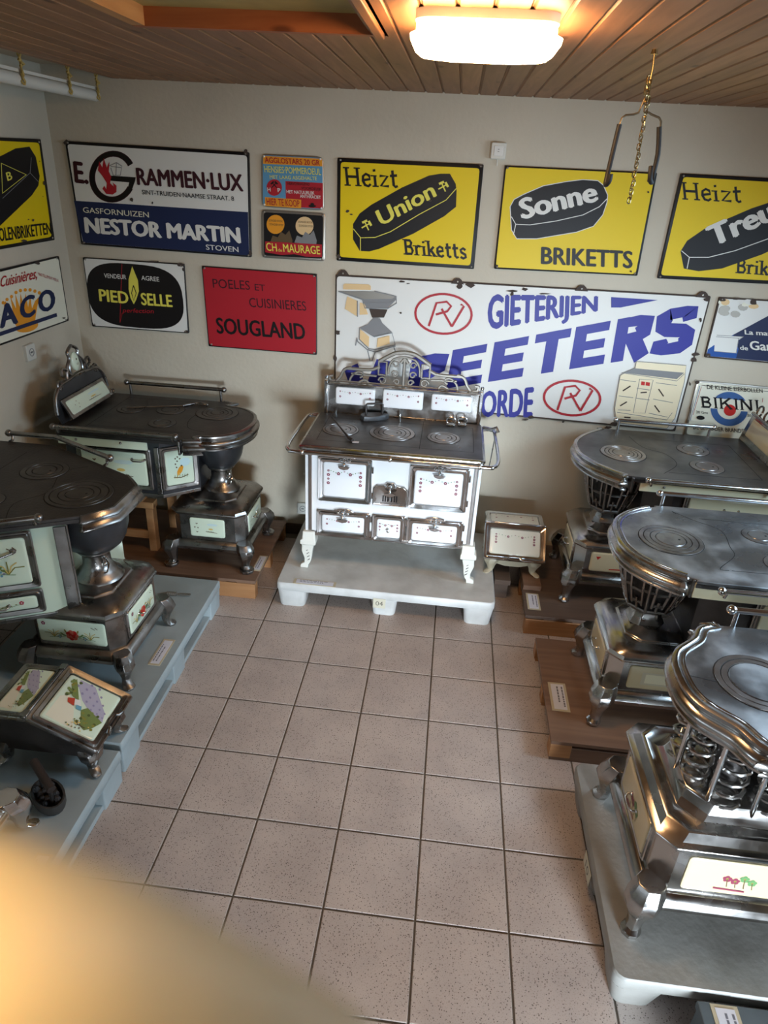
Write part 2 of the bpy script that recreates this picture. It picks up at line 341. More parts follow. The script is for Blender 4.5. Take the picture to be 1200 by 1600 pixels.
# ------------------------------------------------------------------ signs
def line_quads(pts,w_,closed=False):
    """ribbon polygon list in px"""
    out=[]; n=len(pts); P=[Vector(p) for p in pts]; L=[];R=[]
    for i in range(n):
        a=P[(i-1)%n] if closed or i>0 else P[i]; b=P[(i+1)%n] if closed or i<n-1 else P[i]
        t=(b-a).normalized(); nn=Vector((-t.y,t.x)); ww=w_[i] if isinstance(w_,list) else w_
        L.append(P[i]+nn*ww/2); R.append(P[i]-nn*ww/2)
    rng=range(n) if closed else range(n-1)
    return [[L[i],L[(i+1)%n],R[(i+1)%n],R[i]] for i in rng]
_tc={}
def text_mesh(s,bold):
    k=(s,bold)
    if k in _tc: return _tc[k]
    c=bpy.data.curves.new('t','FONT'); c.body=s; c.size=1; c.resolution_u=3
    o=bpy.data.objects.new('t',c); COL.objects.link(o); dg=bpy.context.evaluated_depsgraph_get()
    me=bpy.data.meshes.new_from_object(o.evaluated_get(dg)); V0=[(v.co.x,v.co.y) for v in me.vertices]; F0=[tuple(p.vertices) for p in me.polygons]; V=[]; Fc=[]
    for kk,(ddx,ddy) in enumerate([(0,0)] if bold<.004 else [(-bold,0),(bold,0),(0,bold*.5),(0,-bold*.5)]):
        oo=len(V); V+=[(x_+ddx,y_+ddy,kk*.00012) for x_,y_ in V0]; Fc+=[tuple(i+oo for i in f) for f in F0]
    bpy.data.objects.remove(o); bpy.data.curves.remove(c); bpy.data.meshes.remove(me); _tc[k]=(V,Fc); return V,Fc
class Art:
    """flat print mapped from picture coordinates onto the sign's own plane"""
    def __init__(s,parent,mapf): s.p=parent; s.map=mapf; s.lay=0
    def _m(s,polys,name,m,lift=None,label=None):
        s.lay+=1; l=lift if lift is not None else .0004*s.lay; mb=MB()
        for k_,(V,Fc) in enumerate(polys): mb.add([s.map(p[0],p[1],l+(p[2] if len(p)>2 else 0)+(k_%12)*.00002) for p in V],Fc)
        o=obj(name,mb,m,s.p,0,0,True)
        # print faces the room
        me=o.data; 
        if label: o['label']=label
        return o
    def poly(s,name,pts,m,lift=None): return s._m([(pts,[tuple(range(len(pts)))])],name,m,lift)
    def polys(s,name,L,m,lift=None): return s._m([(p,[tuple(range(len(p)))]) for p in L],name,m,lift)
    def line(s,name,Ls,w_,m,closed=False,lift=None): return s.polys(name,[q for L in Ls for q in line_quads(L,w_,closed)],m,lift)
    def ell(s,c,rx,ry,rot=0,n=28,a0=0,a1=360):
        r=math.radians(rot); out=[]
        k=n if a1-a0>=360 else n+1
        for i in range(k):
            t=math.radians(a0+(a1-a0)*i/n); x,y=rx*math.cos(t),ry*math.sin(t); out.append((c[0]+x*math.cos(r)-y*math.sin(r),c[1]+x*math.sin(r)+y*math.cos(r)))
        return out
    def text(s,t,p0,p1,h,m,bold=.0,up=None,h1=None,name='lettering',lean=0,lift=None,serif=False):
        V,Fc=text_mesh(t,bold); xs=[v[0] for v in V]; x0,x1=min(xs),max(xs); ch=.729*1.0
        V2,_=text_mesh('H',bold); y0=min(v[1] for v in V2); y1=max(v[1] for v in V2)
        dx,dy=p1[0]-p0[0],p1[1]-p0[1]; L=math.hypot(dx,dy)
        if up is None: up=(-.10+lean,-1.0)
        h1=h if h1 is None else h1; P=[]
        for x,y,*zz in V:
            u=(x-x0)/(x1-x0); v=(y-y0)/(y1-y0); hh=h+(h1-h)*u
            P.append((p0[0]+dx*u+up[0]*hh*v,p0[1]+dy*u+up[1]*hh*v,zz[0] if zz else 0))
        return s._m([(P,Fc)],name,m,lift)
def back_map(Y):
    return lambda x,y,l: gy(x,y,Y-l)
def left_map(X):
    return lambda x,y,l: gx(x,y,X+l)
SY=.985; SXL=FX0+.015
def sign(name,label,corners,basem,wall='b',rim=None,rimw=0,inner=None,radius=0,bolts=True,boltm=None):
    mp=back_map(SY) if wall=='b' else left_map(SXL)
    W3=[mp(x,y,0) for x,y in corners]
    c=sum(W3,Vector((0,0,0)))/4
    # rectify: make the outline planar with slight corner rounding
    def corner_round(pts,r,k=3):
        out=[]; n=len(pts)
        for i in range(n):
            p=Vector(pts[i]); a=(Vector(pts[i-1])-p); b=(Vector(pts[(i+1)%n])-p)
            pa=p+a.normalized()*min(r,a.length*.4); pb=p+b.normalized()*min(r,b.length*.4)
            for j in range(k+1):
                t=j/k; out.append(pa*(1-t)**2+p*2*t*(1-t)+pb*t*t)
        return out
    out=corner_round(W3,max(radius,.006))
    nrm=Vector((0,-1,0)) if wall=='b' else Vector((1,0,0))
    r=bpy.data.objects.new(name,None); COL.objects.link(r); r.location=c; tag(r,label,'sign'); r.empty_display_size=.05
    def scaled(pts,d):
        o=[]; 
        for p in pts:
            v=p-c; o.append(c+v*(1-d/max(v.length,.01)*1.0))
        return o
    mb=MB(); back=[p-nrm*.012 for p in out]; fr=[p-nrm*.0015 for p in out]; f2=[p for p in scaled(out,.004)]
    mb.loft([back,fr,f2]); obj('enamel_plate',mb,rim or basem,r,0,35,True)
    a=Art(r,mp)
    if rim:
        q=inner or corners; V=[Vector(p) for p in q]; cc=sum(V,Vector((0,0)))/len(V)
        if not inner:
            V=[v+(cc-v).normalized()*rimw for v in V]
        rr=[]
        for i in range(4):
            p=V[i]; aa=(V[i-1]-p); bb=(V[(i+1)%4]-p); pa=p+aa.normalized()*5; pb=p+bb.normalized()*5
            for j in range(4):
                t=j/3; rr.append(pa*(1-t)**2+p*2*t*(1-t)+pb*t*t)
        a.poly('enamel_field',rr,basem)
    if bolts:
        for v in corners:
            vv=Vector(v); cc=sum([Vector(p) for p in corners],Vector((0,0)))/4; q=vv+(cc-vv).normalized()*5.5
            p=mp(q.x,q.y,0); mb=MB(); 
            mm=frame(p,(1,0,0),(0,0,1)) if wall=='b' else frame(p,(0,-1,0),(0,0,1))
            mm=Matrix.Translation(p)@(Matrix.Rotation(PI/2,4,'X') if wall=='b' else Matrix.Rotation(PI/2,4,'Y'))
            mb=MB(mm); mb.lathe([(.0055,-.003),(.0055,.003),(.003,.0055),(.0005,.006)],10); obj('bolt',mb,boltm or SILV,r,0,40,True)
    return r,a
def chips(a,spots,m=None):
    L=[]
    for x,y,rx,ry in spots:
        n=9; L.append([(x+rx*math.cos(2*PI*i/n)*random.uniform(.6,1.15),y+ry*math.sin(2*PI*i/n)*random.uniform(.6,1.15)) for i in range(n)])
    big=[q for q,(x,y,rx,ry) in zip(L,spots) if rx*ry>9]; small=[q for q in L if q not in big]
    for q in big: a.polys('rust_chip',[q],m or DKRUST,lift=.0052)
    if small: a.polys('rust_speckles',small,m or DKRUST,lift=.0052)['kind']='stuff'
def hammers(a,c,s,m,rot=0):
    L=[]
    for sg in (-1,1):
        ang=math.radians(rot)+sg*.75
        d=Vector((math.sin(ang),-math.cos(ang))); n=Vector((-d.y,d.x)); c0=Vector(c)
        L+=line_quads([c0-d*s,c0+d*s*.8],s*.24); L+=line_quads([c0+d*s*.75-n*s*.5,c0+d*s*.75+n*s*.5],s*.42)
    a.polys('crossed_hammers',L,m)
# 1 yellow briquette sign on the left wall
r,a=sign('enamel_sign','yellow sign with black briquette and triangle, upper one on left wall',[(-90,211),(64,217.5),(86,375),(-70,402)],YEL,'l',rim=BLK,inner=[(-84,216),(61,223),(81,370),(-66,396)])
a.poly('briquette',[(-60,300),(-50,270),(24,232),(46,229),(56,245),(62,275),(60,290),(50,305),(0,353),(-40,372),(-58,360)],BLK)
a.line('triangle',[[(2,255),(41,273),(4,302)]],1.6,LEM,closed=True)
a.line('facet_line',[[(4,310),(47,270),(49,246)],[(47,270),(60,284)]],.8,GREY)
a.text('B',(12,283),(20,280),13,LEM,.02,up=(-.25,-1))
a.text('BRUINKOLENBRIKETTEN',(-38,383),(81,365.5),22,BLK,.025,h1=18,up=(-.12,-1))
chips(a,[(69,286,2,4),(62,252,.8,1.5),(52,344,1.8,2.5),(45,343,1.5,1),(67,307,.8,.9),(38,376,5,2)])
# 2 white ACO sign
r,a=sign('enamel_sign','pale sign with navy letters over orange crown, lower one on left wall',[(-90,442),(92.5,400),(108,501),(-70,566)],CREAMS,'l',rim=BLK,inner=[(-85,446),(91,402.5),(106.3,499.5),(-68,561)])
cr=[(2,470)]
a.poly('crown',[(6,478),(22,505),(30,515),(54,508),(58,480),(63,462),(55,470),(50,482),(47,460),(44,480),(40,458),(37,478),(32,458),(31,480),(24,459),(25,482),(16,463),(20,486),(8,470)],ORG)
a.polys('crown_ball',[a.ell(c,2.6,2.8,n=10) for c in ((5,473),(11,468),(18,463.5),(25,457),(32,454),(39.5,453),(47,453),(54.5,455),(61.5,457.5))],ORG)
a.poly('crown_base',a.ell((42,510),18,9,-12),ORG)
a.text('A',(0,514),(29,505),36,NAVY,.05); a.text('C',(32,501),(56,492),34,NAVY,.05,up=(-.05,-1)); a.text('O',(61.5,490.5),(88,482),33,NAVY,.05)
a.poly('underline',[(-60,539),(88.5,489),(89.5,494.5),(-60,546)],NAVY)
a.text('Cuisinières,',(0,449),(58,435),17,RED,.012,lean=.25)
a.text('MAIS TELLEMENT MIEUX',(60,430),(92,441),4.6,RED,.0)
chips(a,[(59,411,4,3),(100,497,3,1.5),(46,412,2,1)])
# 3 gas cooker sign
r,a=sign('enamel_sign','big white over navy sign with flame inside a round letter, left on back wall',[(101,220),(389,238),(393,402),(127,382)],WHT,'b',rim=BLK,inner=[(105,225),(386,243),(389.5,399),(129,379)])
a.poly('navy_field',[(115.5,313.5),(387.6,331.5),(389.3,399),(130,379)],NAVY)
a.line('round_letter',[a.ell((176,276),32,36,8,n=30,a0=-38,a1=-360+22)],9.5,MAROON)
a.line('round_letter_core',[a.ell((176,276),32,36,8,n=30,a0=-38,a1=-360+22)],7,BLK)
a.poly('letter_bar',[(167,274),(212,277),(211,283),(205,300),(199,297),(202,285),(167,282)],BLK)
a.poly('flame',[(160,275),(153,266),(155,252),(160,262),(162,247),(167,262),(171,252),(170,268),(174,276),(172,286),(178,292),(176,285),(182,290),(182,300),(176,304),(166,303),(160,295),(163,290),(166,296),(167,286)],RED)
a.line('lantern',[[(171,259),(182,254),(191,260)],[(173,262),(177,274),(188,274),(190,262),(173,260)],[(182,254),(181,274)]],1.2,GREY)
a.text('E.',(117,285.5),(139,288),34,MAROON,.045)
a.text('RAMMEN·LUX',(214.5,289),(381,299.5),27,MAROON,.04)
a.text('SINT-TRUIDEN·NAAMSE STRAAT. 8',(222,303.5),(366,314),7,BLK,.012)
a.text('GASFORNUIZEN',(130,332),(233,340),8.5,CREAMS,.008)
a.text('NESTOR MARTIN',(133,364),(377,380.5),25,WHT,.055)
a.text('STOVEN',(322,390),(373,394),8,WHT,.012)
chips(a,[(206,312,3,3.5),(103,222,4,4),(238,317,1.5,2),(384,238,4,5),(391,396,3,5),(130,380,4,2)])
# 4 black oval sign
r,a=sign('enamel_sign','white sign with black rounded shape and yellow gas flame, below the navy one',[(129,402),(287.5,412.5),(295,521),(144,510)],WHT,'b',rim=BLK,inner=[(130.5,403.5),(286.5,414),(293.5,519.5),(145.3,508.5)])
se=[]
for i in range(44):
    t=2*PI*i/44; cx,sx=math.cos(t),math.sin(t); ex=abs(cx)**.62*(1 if cx>0 else -1); ey=abs(sx)**.72*(1 if sx>0 else -1)
    se.append((211.5+ex*74.5+ey*6,462.3+ey*50+ex*6))
a.poly('black_shape',se,BLK)
a.line('red_line',[[(190.5,412.5),(187.5,504),(191,489)]],.9,RED)
a.poly('flame',[(206.5,416),(201,436),(201,452),(204,466),(209,475.5),(213,468),(217,455),(215.5,438)],LEM)
a.line('flame_core',[[(208.5,446),(205.5,458),(209,470),(212.8,458),(208.5,446)]],1.3,BLK)
a.text('VENDEUR',(163,434),(197.5,436.5),7,WHT,.01); a.text('AGREE',(221,437.5),(249,440),7,WHT,.01)
a.text('PIED',(155.5,470.5),(201.5,475),19,LEM,.035); a.text('SELLE',(221,476.5),(270,480),19,LEM,.035)
a.text('perfection',(192,488),(240,489.5),6.5,RED,.0,lean=.2)
chips(a,[(282,414,6,3),(240,409,9,1.4),(291,518,4,2.5),(286,421,2,3)])
# 5 red sign
r,a=sign('enamel_sign','plain red sign with black lettering, above the far left stove plate',[(315,415.5),(495,428.5),(495,554.6),(326,541)],RED,'b',rim=BLK,inner=[(316.3,417),(493.8,430),(493.8,553),(327.3,539.7)])
a.text('POELES',(333,449.5),(391,453),14,MAROON,.005); a.text('ET',(398.6,453.6),(414.7,455),10,MAROON,.005)
a.text('CUISINIERES',(390,479.6),(479,485.6),14.5,MAROON,.005); a.text('SOUGLAND',(339,521),(478,531),25,BLK,.03)
# 6 small square sign
r,a=sign('enamel_sign','small blue red and yellow square sign with rounded corners',[(408.5,240.5),(505,245),(506.5,329),(409,323)],SKY,'b',rim=SILV,inner=[(410.5,242.5),(503.5,247),(504.8,327),(411,321.3)],radius=.03,boltm=WHT)
a.poly('yellow_band',[(411,243.5),(503,248),(503.8,260),(411,256)],ORG)
a.poly('red_field',[(446,283),(504.5,286),(504.8,326),(447,323)],RED)
a.poly('yellow_box',[(414,308),(470.5,312),(470.5,325.5),(414,321.5)],ORG)
a.poly('red_disc',a.ell((428.5,293),12,13,n=20),RED)
hammers(a,(428.5,289),6,BLK)
a.text('H',(418,299),(423,299.3),6,WHT,.02); a.text('P',(434,300),(438.5,300.3),6,WHT,.02)
a.text('AGGLOSTARS 20 GR',(414,254),(500,258.7),8.5,RED,.02)
a.text('HENSIES·POMMEROEUL',(413.5,269),(502,273.6),10,LEM,.008); a.text('MET LAAG ASGEHALTE',(421.6,279),(495.4,281.7),5.5,LEM,.0)
a.text('HERVORRAGEND',(449.5,289),(484,290),4.4,BLK,.0); a.text('VOORDELIJK',(471,296),(502.5,298),4.4,BLK,.0)
a.text('HET NATUURLIJK',(448,302),(491.5,304.2),5.2,WHT,.008); a.text('ANTHRACIET',(469,308.8),(501.6,311),5,WHT,.008)
a.text('HIER TE KOOP',(417,320),(468.5,323.6),10.5,RED,.01)
a.polys('emblem',[a.ell((488,322),6,2,n=10),a.ell((488,319),3,2,n=8)],BLK)
# 7 small landscape sign
r,a=sign('enamel_sign','small black sign with two round moons and red banner in metal frame',[(408.5,327.5),(508.6,333.5),(508,408.5),(409,402.5)],BLK,'b',rim=SILV,inner=[(412,331.5),(505,337),(504.5,404.5),(412.5,399)],radius=.02)
a.poly('yellow_moon',a.ell((430.5,350.6),14,15,n=22),ORG); a.poly('cream_moon',a.ell((475.8,353),14,14.5,n=22),TAN)
for cx,mm in ((440,BRN),(478,GREY)):
    a.poly('rocks',[(cx-18,379),(cx-14,368),(cx-6,371),(cx-1,362),(cx+6,367),(cx+12,360),(cx+17,376),(cx+16,383)],mm)
a.text('ZONDER ROOK',(420,346),(442,347.5),3.2,BRN,0); a.text('ZONDER STOF',(421,352),(443,353.5),3.2,BRN,0)
a.text('ZONDER ROOK',(466,348),(489,349.5),3.2,BRN,0); a.text('ZONDER STOF',(467,354),(489,355.5),3.2,BRN,0)
a.poly('red_banner',[(414.5,377),(503,382),(503,402),(478,401),(460,397),(440,398.5),(414.5,394)],RED)
a.text('CH',(416.5,391.5),(433,393),12.5,LEM,.012); a.text('de',(434.5,393),(441,393.5),5,LEM,.0); a.text('MAURAGE',(443,393.5),(500.5,397.5),12.5,LEM,.012)
# slab serif stroke letters ---------------------------------------------------
GL={ # strokes in unit box, (points) thick strokes ; serifs added at marked ends
'H':(.9,[[(0.12,0),(0.12,1)],[(.72,0),(.72,1)],[(.12,.5),(.72,.5)]],[(.12,0),(.12,1),(.72,0),(.72,1)]),
'e':(.62,[[(.1,.33),(.5,.40),(.46,.6),(.3,.68),(.13,.55),(.1,.3),(.2,.07),(.38,.02),(.52,.14)]],[]),
'i':(.36,[[(.16,0),(.16,.62)],[(.16,.82),(.16,.95)]],[(.16,0),(.10,.62)]),
'z':(.62,[[(.08,.6),(.52,.6),(.1,.06),(.55,.06)]],[]),
't':(.5,[[(.2,.92),(.2,.12),(.3,.03),(.42,.1)],[(.04,.62),(.44,.66)]],[]),
'B':(.72,[[(.14,0),(.14,1)],[(.14,.94),(.45,.94),(.55,.8),(.48,.6),(.3,.53),(.14,.53)],[(.3,.53),(.52,.48),(.6,.28),(.5,.07),(.14,.06)]],[(.12,0),(.12,1)]),
'r':(.5,[[(.14,0),(.14,.64)],[(.14,.45),(.28,.62),(.44,.58)]],[(.14,0),(.08,.64)]),
'k':(.62,[[(.14,0),(.14,1)],[(.5,.64),(.16,.28)],[(.28,.4),(.54,0)]],[(.14,0),(.08,1),(.54,0)]),
's':(.5,[[(.44,.56),(.28,.67),(.1,.55),(.14,.4),(.4,.26),(.42,.1),(.24,.0),(.06,.1)]],[]),
'K':(.86,[[(.14,0),(.14,1)],[(.7,1),(.2,.42)],[(.36,.6),(.74,0)]],[(.14,0),(.14,1),(.72,0),(.68,1)]),
'I':(.4,[[(.2,0),(.2,1)]],[(.2,0),(.2,1)]),
'N':(.88,[[(.14,0),(.14,1)],[(.14,1),(.7,0)],[(.7,0),(.7,1)]],[(.14,0),(.12,1),(.7,1)]),
' ':(.4,[],[])}
def slab(a,s,p0,p1,h,m,wt=.17,lean=0):
    tot=sum(GL[c][0] for c in s); dx,dy=p1[0]-p0[0],p1[1]-p0[1]; x=0; L=[]
    L1=math.hypot(dx,dy); us=L1/tot
    def mpt(u,v): return (p0[0]+dx*u/tot+(-.10+lean)*h*v,p0[1]+dy*u/tot-h*v)
    for c in s:
        wd,st,se_=GL[c]
        for q in st:
            L+=line_quads([mpt(x+u,v) for u,v in q],wt*h*.95)
        for u,v in se_:
            d=.17*h/us
            L+=line_quads([mpt(x+u-d,v+(.03 if v<.5 else -.03)),mpt(x+u+d,v+(.03 if v<.5 else -.03))],.075*h)
        x+=wd
    return a.polys('lettering',L,m)
def briq(a,outline,fold,vert,lm):
    a.poly('briquette',outline,BLK); a.line('briquette_edge_line',[fold,vert],1.2,lm)
GB={'P':(.82,[[(.14,0),(.14,1)],[(.14,.88),(.5,.88),(.64,.82),(.64,.56),(.5,.48),(.14,.48)]]),
'E':(.84,[[(.14,0),(.14,1)],[(.14,.89),(.78,.89)],[(.14,.5),(.72,.5)],[(.14,.11),(.78,.11)]]),
'T':(.80,[[(.4,0),(.4,1)],[(.0,.89),(.8,.89)]]),
'R':(.86,[[(.14,0),(.14,1)],[(.14,.88),(.5,.88),(.64,.82),(.64,.58),(.5,.50),(.14,.50)],[(.42,.5),(.70,0)]]),
'S':(.84,[[(.72,.68),(.70,.86),(.6,.89),(.24,.89),(.13,.82),(.13,.62),(.24,.54),(.60,.47),(.70,.38),(.70,.18),(.6,.11),(.2,.11),(.11,.16),(.10,.34)]]),
'V':(.95,[[(.12,1),(.42,0)],[(.88,1),(.48,0)]])}
def block(a,s,p0,p1,h,h1,m,up,wt=.25):
    tot=sum(GB[c][0] for c in s)+.10*(len(s)-1); dx,dy=p1[0]-p0[0],p1[1]-p0[1]; x=0; L=[]
    def mp(u,v):
        t=u/tot; hh=h+(h1-h)*t; return (p0[0]+dx*t+up[0]*hh*v,p0[1]+dy*t+up[1]*hh*v)
    for c in s:
        wd,st=GB[c]
        for q in st:
            n=len(q); P=[Vector(p) for p in q]; Ls=[];Rs=[]
            for i in range(n):
                t=(P[min(i+1,n-1)]-P[max(i-1,0)]).normalized(); nn=Vector((-t.y,t.x))
                k=1.0
                if 0<i<n-1:
                    t1=(P[i]-P[i-1]).normalized(); k=1/max(.6,abs(nn.dot(Vector((-t1.y,t1.x)))))
                wx=wt*.5*k*(1.12*abs(nn.x)+.86*abs(nn.y)); Ls.append(P[i]+nn*wx); Rs.append(P[i]-nn*wx)
            for i in range(n-1): L.append([mp(x+b.x,b.y) for b in (Ls[i],Ls[i+1],Rs[i+1],Rs[i])])
        x+=wd+.10
    return a.polys('lettering',L,m)
# 8 union
def z(x,y): return (400+x/3.333,230+y/3.333)
r,a=sign('enamel_sign','yellow sign with wide dark rim, briquette and crossed hammers, middle of back wall',[(527.5,246.5),(756,257),(740.5,420.5),(526,407)],YEL,'b',rim=BLK,inner=[(532.5,253),(749.5,263),(735,415),(531,401.5)])
briq(a,[z(*p) for p in ((505,400),(540,345),(600,300),(760,210),(900,148),(960,138),(1010,138),(1040,190),(1045,225),(1042,310),(980,360),(820,450),(640,530),(590,543),(540,540),(505,480))],
 [z(*p) for p in ((507,425),(545,472),(620,470),(700,440),(850,350),(990,275),(1043,215))],[z(544,472),z(544,540)],LEM)
slab(a,'Heizt',(540,290),(624,293.5),29,BLK,.15)
slab(a,'Briketts',(632,397.5),(730,404.5),24,BLK,.17)
a.text('Union',(596,353.5),(683,306),25,LEM,.03,up=(-.42,-.92))
hammers(a,(572.5,352),8.5,LEM,18); hammers(a,(692.5,291.5),8.5,LEM,18)
chips(a,[(543,330,3.5,2.5),(549,335,3,1.6),(672,314,3,1.5),(529,401,4,5),(751,259,4,3)])
# 9 sonne
r,a=sign('enamel_sign','yellow sign with white script briquette and thin dark rim, right of centre',[(789,258.5),(1027,270),(996,431),(772,420)],YEL,'b',rim=BLK,inner=[(791,261),(1023.5,272),(993,428.5),(774.5,417.5)])
def z(x,y): return (580+x/1.935,y/1.935)
ol=[z(*p) for p in ((420,625),(432,603),(460,588),(520,562),(590,549),(640,543),(685,546),(702,560),(715,590),(713,612),(700,650),(672,684),(620,702),(500,722),(440,722),(424,695))]
a.poly('briquette',ol,BLK); a.line('briquette_outline',[ol],1.2,WHT,closed=True)
a.line('briquette_edge_line',[[z(424,655),z(437,678),z(480,680),z(560,668),z(640,650),z(690,625),z(714,600)],[z(437,678),z(430,710)]],1.2,WHT)
a.text('Sonne',(815,343.5),(936,314),32,WHT,.045,up=(-.2,-1))
a.text('BRIKETTS',(845,412.5),(988.5,419.5),27,BLK,.035,lean=.12)
chips(a,[(1014,282,3,3.5),(1013,300,1.5,2),(986,424,2,2),(776,415,2.5,2)])
# 10 treue
r,a=sign('enamel_sign','yellow sign with dark rim and leaning white word, right edge of photo',[(1064,271),(1290,283),(1262,447),(1027,435)],YEL,'b',rim=BLK,inner=[(1068,276.5),(1285,289),(1257,441),(1032.5,430)])
ol=[z(*p) for p in ((935,760),(955,728),(1010,690),(1150,630),(1270,590),(1330,588),(1360,620),(1356,670),(1290,720),(1180,770),(1060,812),(990,820),(945,812))]
a.poly('briquette',ol,BLK)
a.line('briquette_edge_line',[[z(938,758),z(962,778),z(1020,778),z(1100,758),z(1200,722),z(1300,672),z(1355,628)],[z(962,778),z(955,812)]],1.3,WHT)
slab(a,'Heizt',(1067,311.5),(1161,317),27,BLK,.15)
a.text('Treue',(1113,387),(1240,330),33,WHT,.05,up=(-.36,-.94))
slab(a,'Briketts',(1150,426.5),(1250,434),22,BLK,.17,lean=.15)
# 11 big white foundry sign
def z(x,y): return (500+x/1.714,400+y/1.714)
r,a=sign('enamel_sign','largest sign, white with slanting blue capitals and stove pictures, above the white range',[(524.5,429),(1111,463),(1055,674),(522,624)],WHT,'b',rim=DKRUST,inner=[(526.5,431.5),(1108,465),(1053,671.5),(524,621.5)],bolts=False)
def tri_ear(px,py,s=8):
    p=gy(px,py,SY); mm=Matrix.Translation(p)@Matrix.Rotation(PI/2,4,'X'); q=MB(mm); k=s/500
    q.prism([(-2*k,-.7*k),(2*k,-.7*k),(1.2*k,.5*k),(.5*k,1*k),(-.5*k,1*k),(-1.2*k,.5*k)],-.002,.003); obj('fixing_ear',q,DKRUST,r,0,0,True)
    q=MB(mm); q.lathe([(.005,.002),(.005,.006),(.001,.007)],8); obj('bolt',q,SILV,r,0,40,True)
for q in ((536,427),(715,440),(909,451),(1098,461)): tri_ear(*q,9)
a.text('GIETERIJEN',(761,516),(934,486.5),56,BLUE,.05,h1=24,up=(.03,-1))
block(a,'PEETERS',(634,617),(1078,547.5),58,72,BLUE,(.17,-1))
block(a,'V',(540,634),(604,622),60,60,BLUE,(.0,-1))
a.text('VILVOORDE',(664,650),(832,652.5),30,BLUE,.045,h1=48,up=(.06,-1))
a.poly('blue_wedge',[z(780,110),z(905,118),z(805,138),z(780,138)],BLUE)
for cx,cy,rx,ry in ((693,490.5,44,31),(894,622,44,27)):
    a.line('red_oval',[a.ell((cx,cy),rx,ry,3,n=36)],3.6,RED,closed=True)
    a.line('monogram',[[(cx-23,cy+19),(cx-11,cy-17),(cx+5,cy-19),(cx+12,cy-12),(cx+6,cy-4),(cx-12,cy+1)],[(cx-3,cy-8),(cx+13,cy+20)],[(cx+13,cy+20),(cx+32,cy-12),(cx+27,cy-15)]],3.4,RED)
# stove picture left
def z(x,y): return (520+x/8,420+y/8)
a.poly('picture_tan',[z(130,200),z(150,185),z(450,195),z(475,215),z(475,265),z(130,258)],TAN); a.polys('picture_tan',[[z(180,345),z(305,400),z(310,600),z(150,500)],[z(335,420),z(400,440),z(440,570),z(335,575)]],TAN)
a.poly('picture_plate',[z(70,278),z(520,285),z(800,345),z(780,400),z(690,490),z(420,490),z(370,380)],GREY)
a.poly('picture_plate_top',[z(100,282),z(520,288),z(780,345),z(740,375),z(400,380)],SILV)
a.poly('picture_bowl',[z(455,500),z(685,510),z(640,610),z(490,610)],DKRUST); a.poly('picture_neck',[z(505,612),z(590,618),z(620,680),z(740,790),z(500,845),z(335,735),z(440,690)],GREY)
a.polys('picture_tan',[[z(335,750),z(455,850),z(450,980),z(335,890)],[z(560,870),z(710,835),z(710,940),z(550,985)]],TAN)
a.line('picture_outline',[[z(335,735),z(330,880),z(450,1000),z(530,1010),z(780,950),z(740,800),z(520,850),z(335,735)],[z(300,860),z(310,910),z(430,1010),z(530,1040),z(785,965)],[z(435,1020),z(465,1150),z(490,1150),z(530,1040)],[z(300,870),z(285,960)],[z(760,970),z(790,1060)],[z(70,282),z(370,385),z(400,490),z(690,495),z(795,430),z(790,350)],[z(520,280),z(790,345)],[z(385,425),z(690,430),z(790,385)],[z(308,400),z(308,600)]],1.6,GREY)
# range picture right
def z(x,y): return (930+x/7.06,540+y/7.06)
a.poly('picture_range',[z(455,175),z(1005,220),z(985,400),z(880,800),z(790,915),z(240,850),z(215,700),z(280,330),z(440,250)],PALEB)
a.poly('picture_hob',[z(430,250),z(980,300),z(900,370),z(310,300)],GREY)
a.line('picture_outline',[[z(455,175),z(1005,220),z(985,400),z(880,800),z(790,915),z(240,850),z(215,700),z(270,330),z(440,250),z(455,175)],[z(290,300),z(900,390),z(985,310)],[z(275,375),z(450,400)],[z(670,410),z(900,440)],[z(260,555),z(420,575)],[z(640,590),z(855,630)],[z(250,710),z(390,715)],[z(590,745),z(800,790)],[z(240,735),z(790,820),z(850,740)],[z(460,470),z(600,490)],[z(450,580),z(600,600)],[z(490,370),z(420,740),z(550,745),z(640,380),z(490,370)]],.9,GREY)
a.polys('picture_detail',[[z(510,395),z(550,400),z(545,440),z(505,435)],[z(560,402),z(605,407),z(600,447),z(555,440)]],PRED)
a.line('picture_handle',[[z(305,500),z(390,445)],[z(700,480),z(755,560)],[z(275,665),z(350,620)],[z(655,660),z(710,735)],[z(320,790),z(390,795)],[z(560,825),z(650,835)],[z(500,520),z(570,515)]],2,DKRUST)
chips(a,[(528,520,4,4),(524,560,3,5),(1095,500,2.5,4),(1086,554,7,3),(1084,562,5,5),(1078,600,1.5,4),(960,662,8,4),(950,668,6,3),(830,652,5,3),(820,656,6,1.5),(820,452,5,3),(628,440,5,2),(735,446,8,4),(800,455,9,2),(1104,468,5,4),(626,489,1.8,1.8),(638,443,3,1),(880,659,3,1.5),(718,447,5,6),(800,459,3,4),(850,459,10,1.3)])
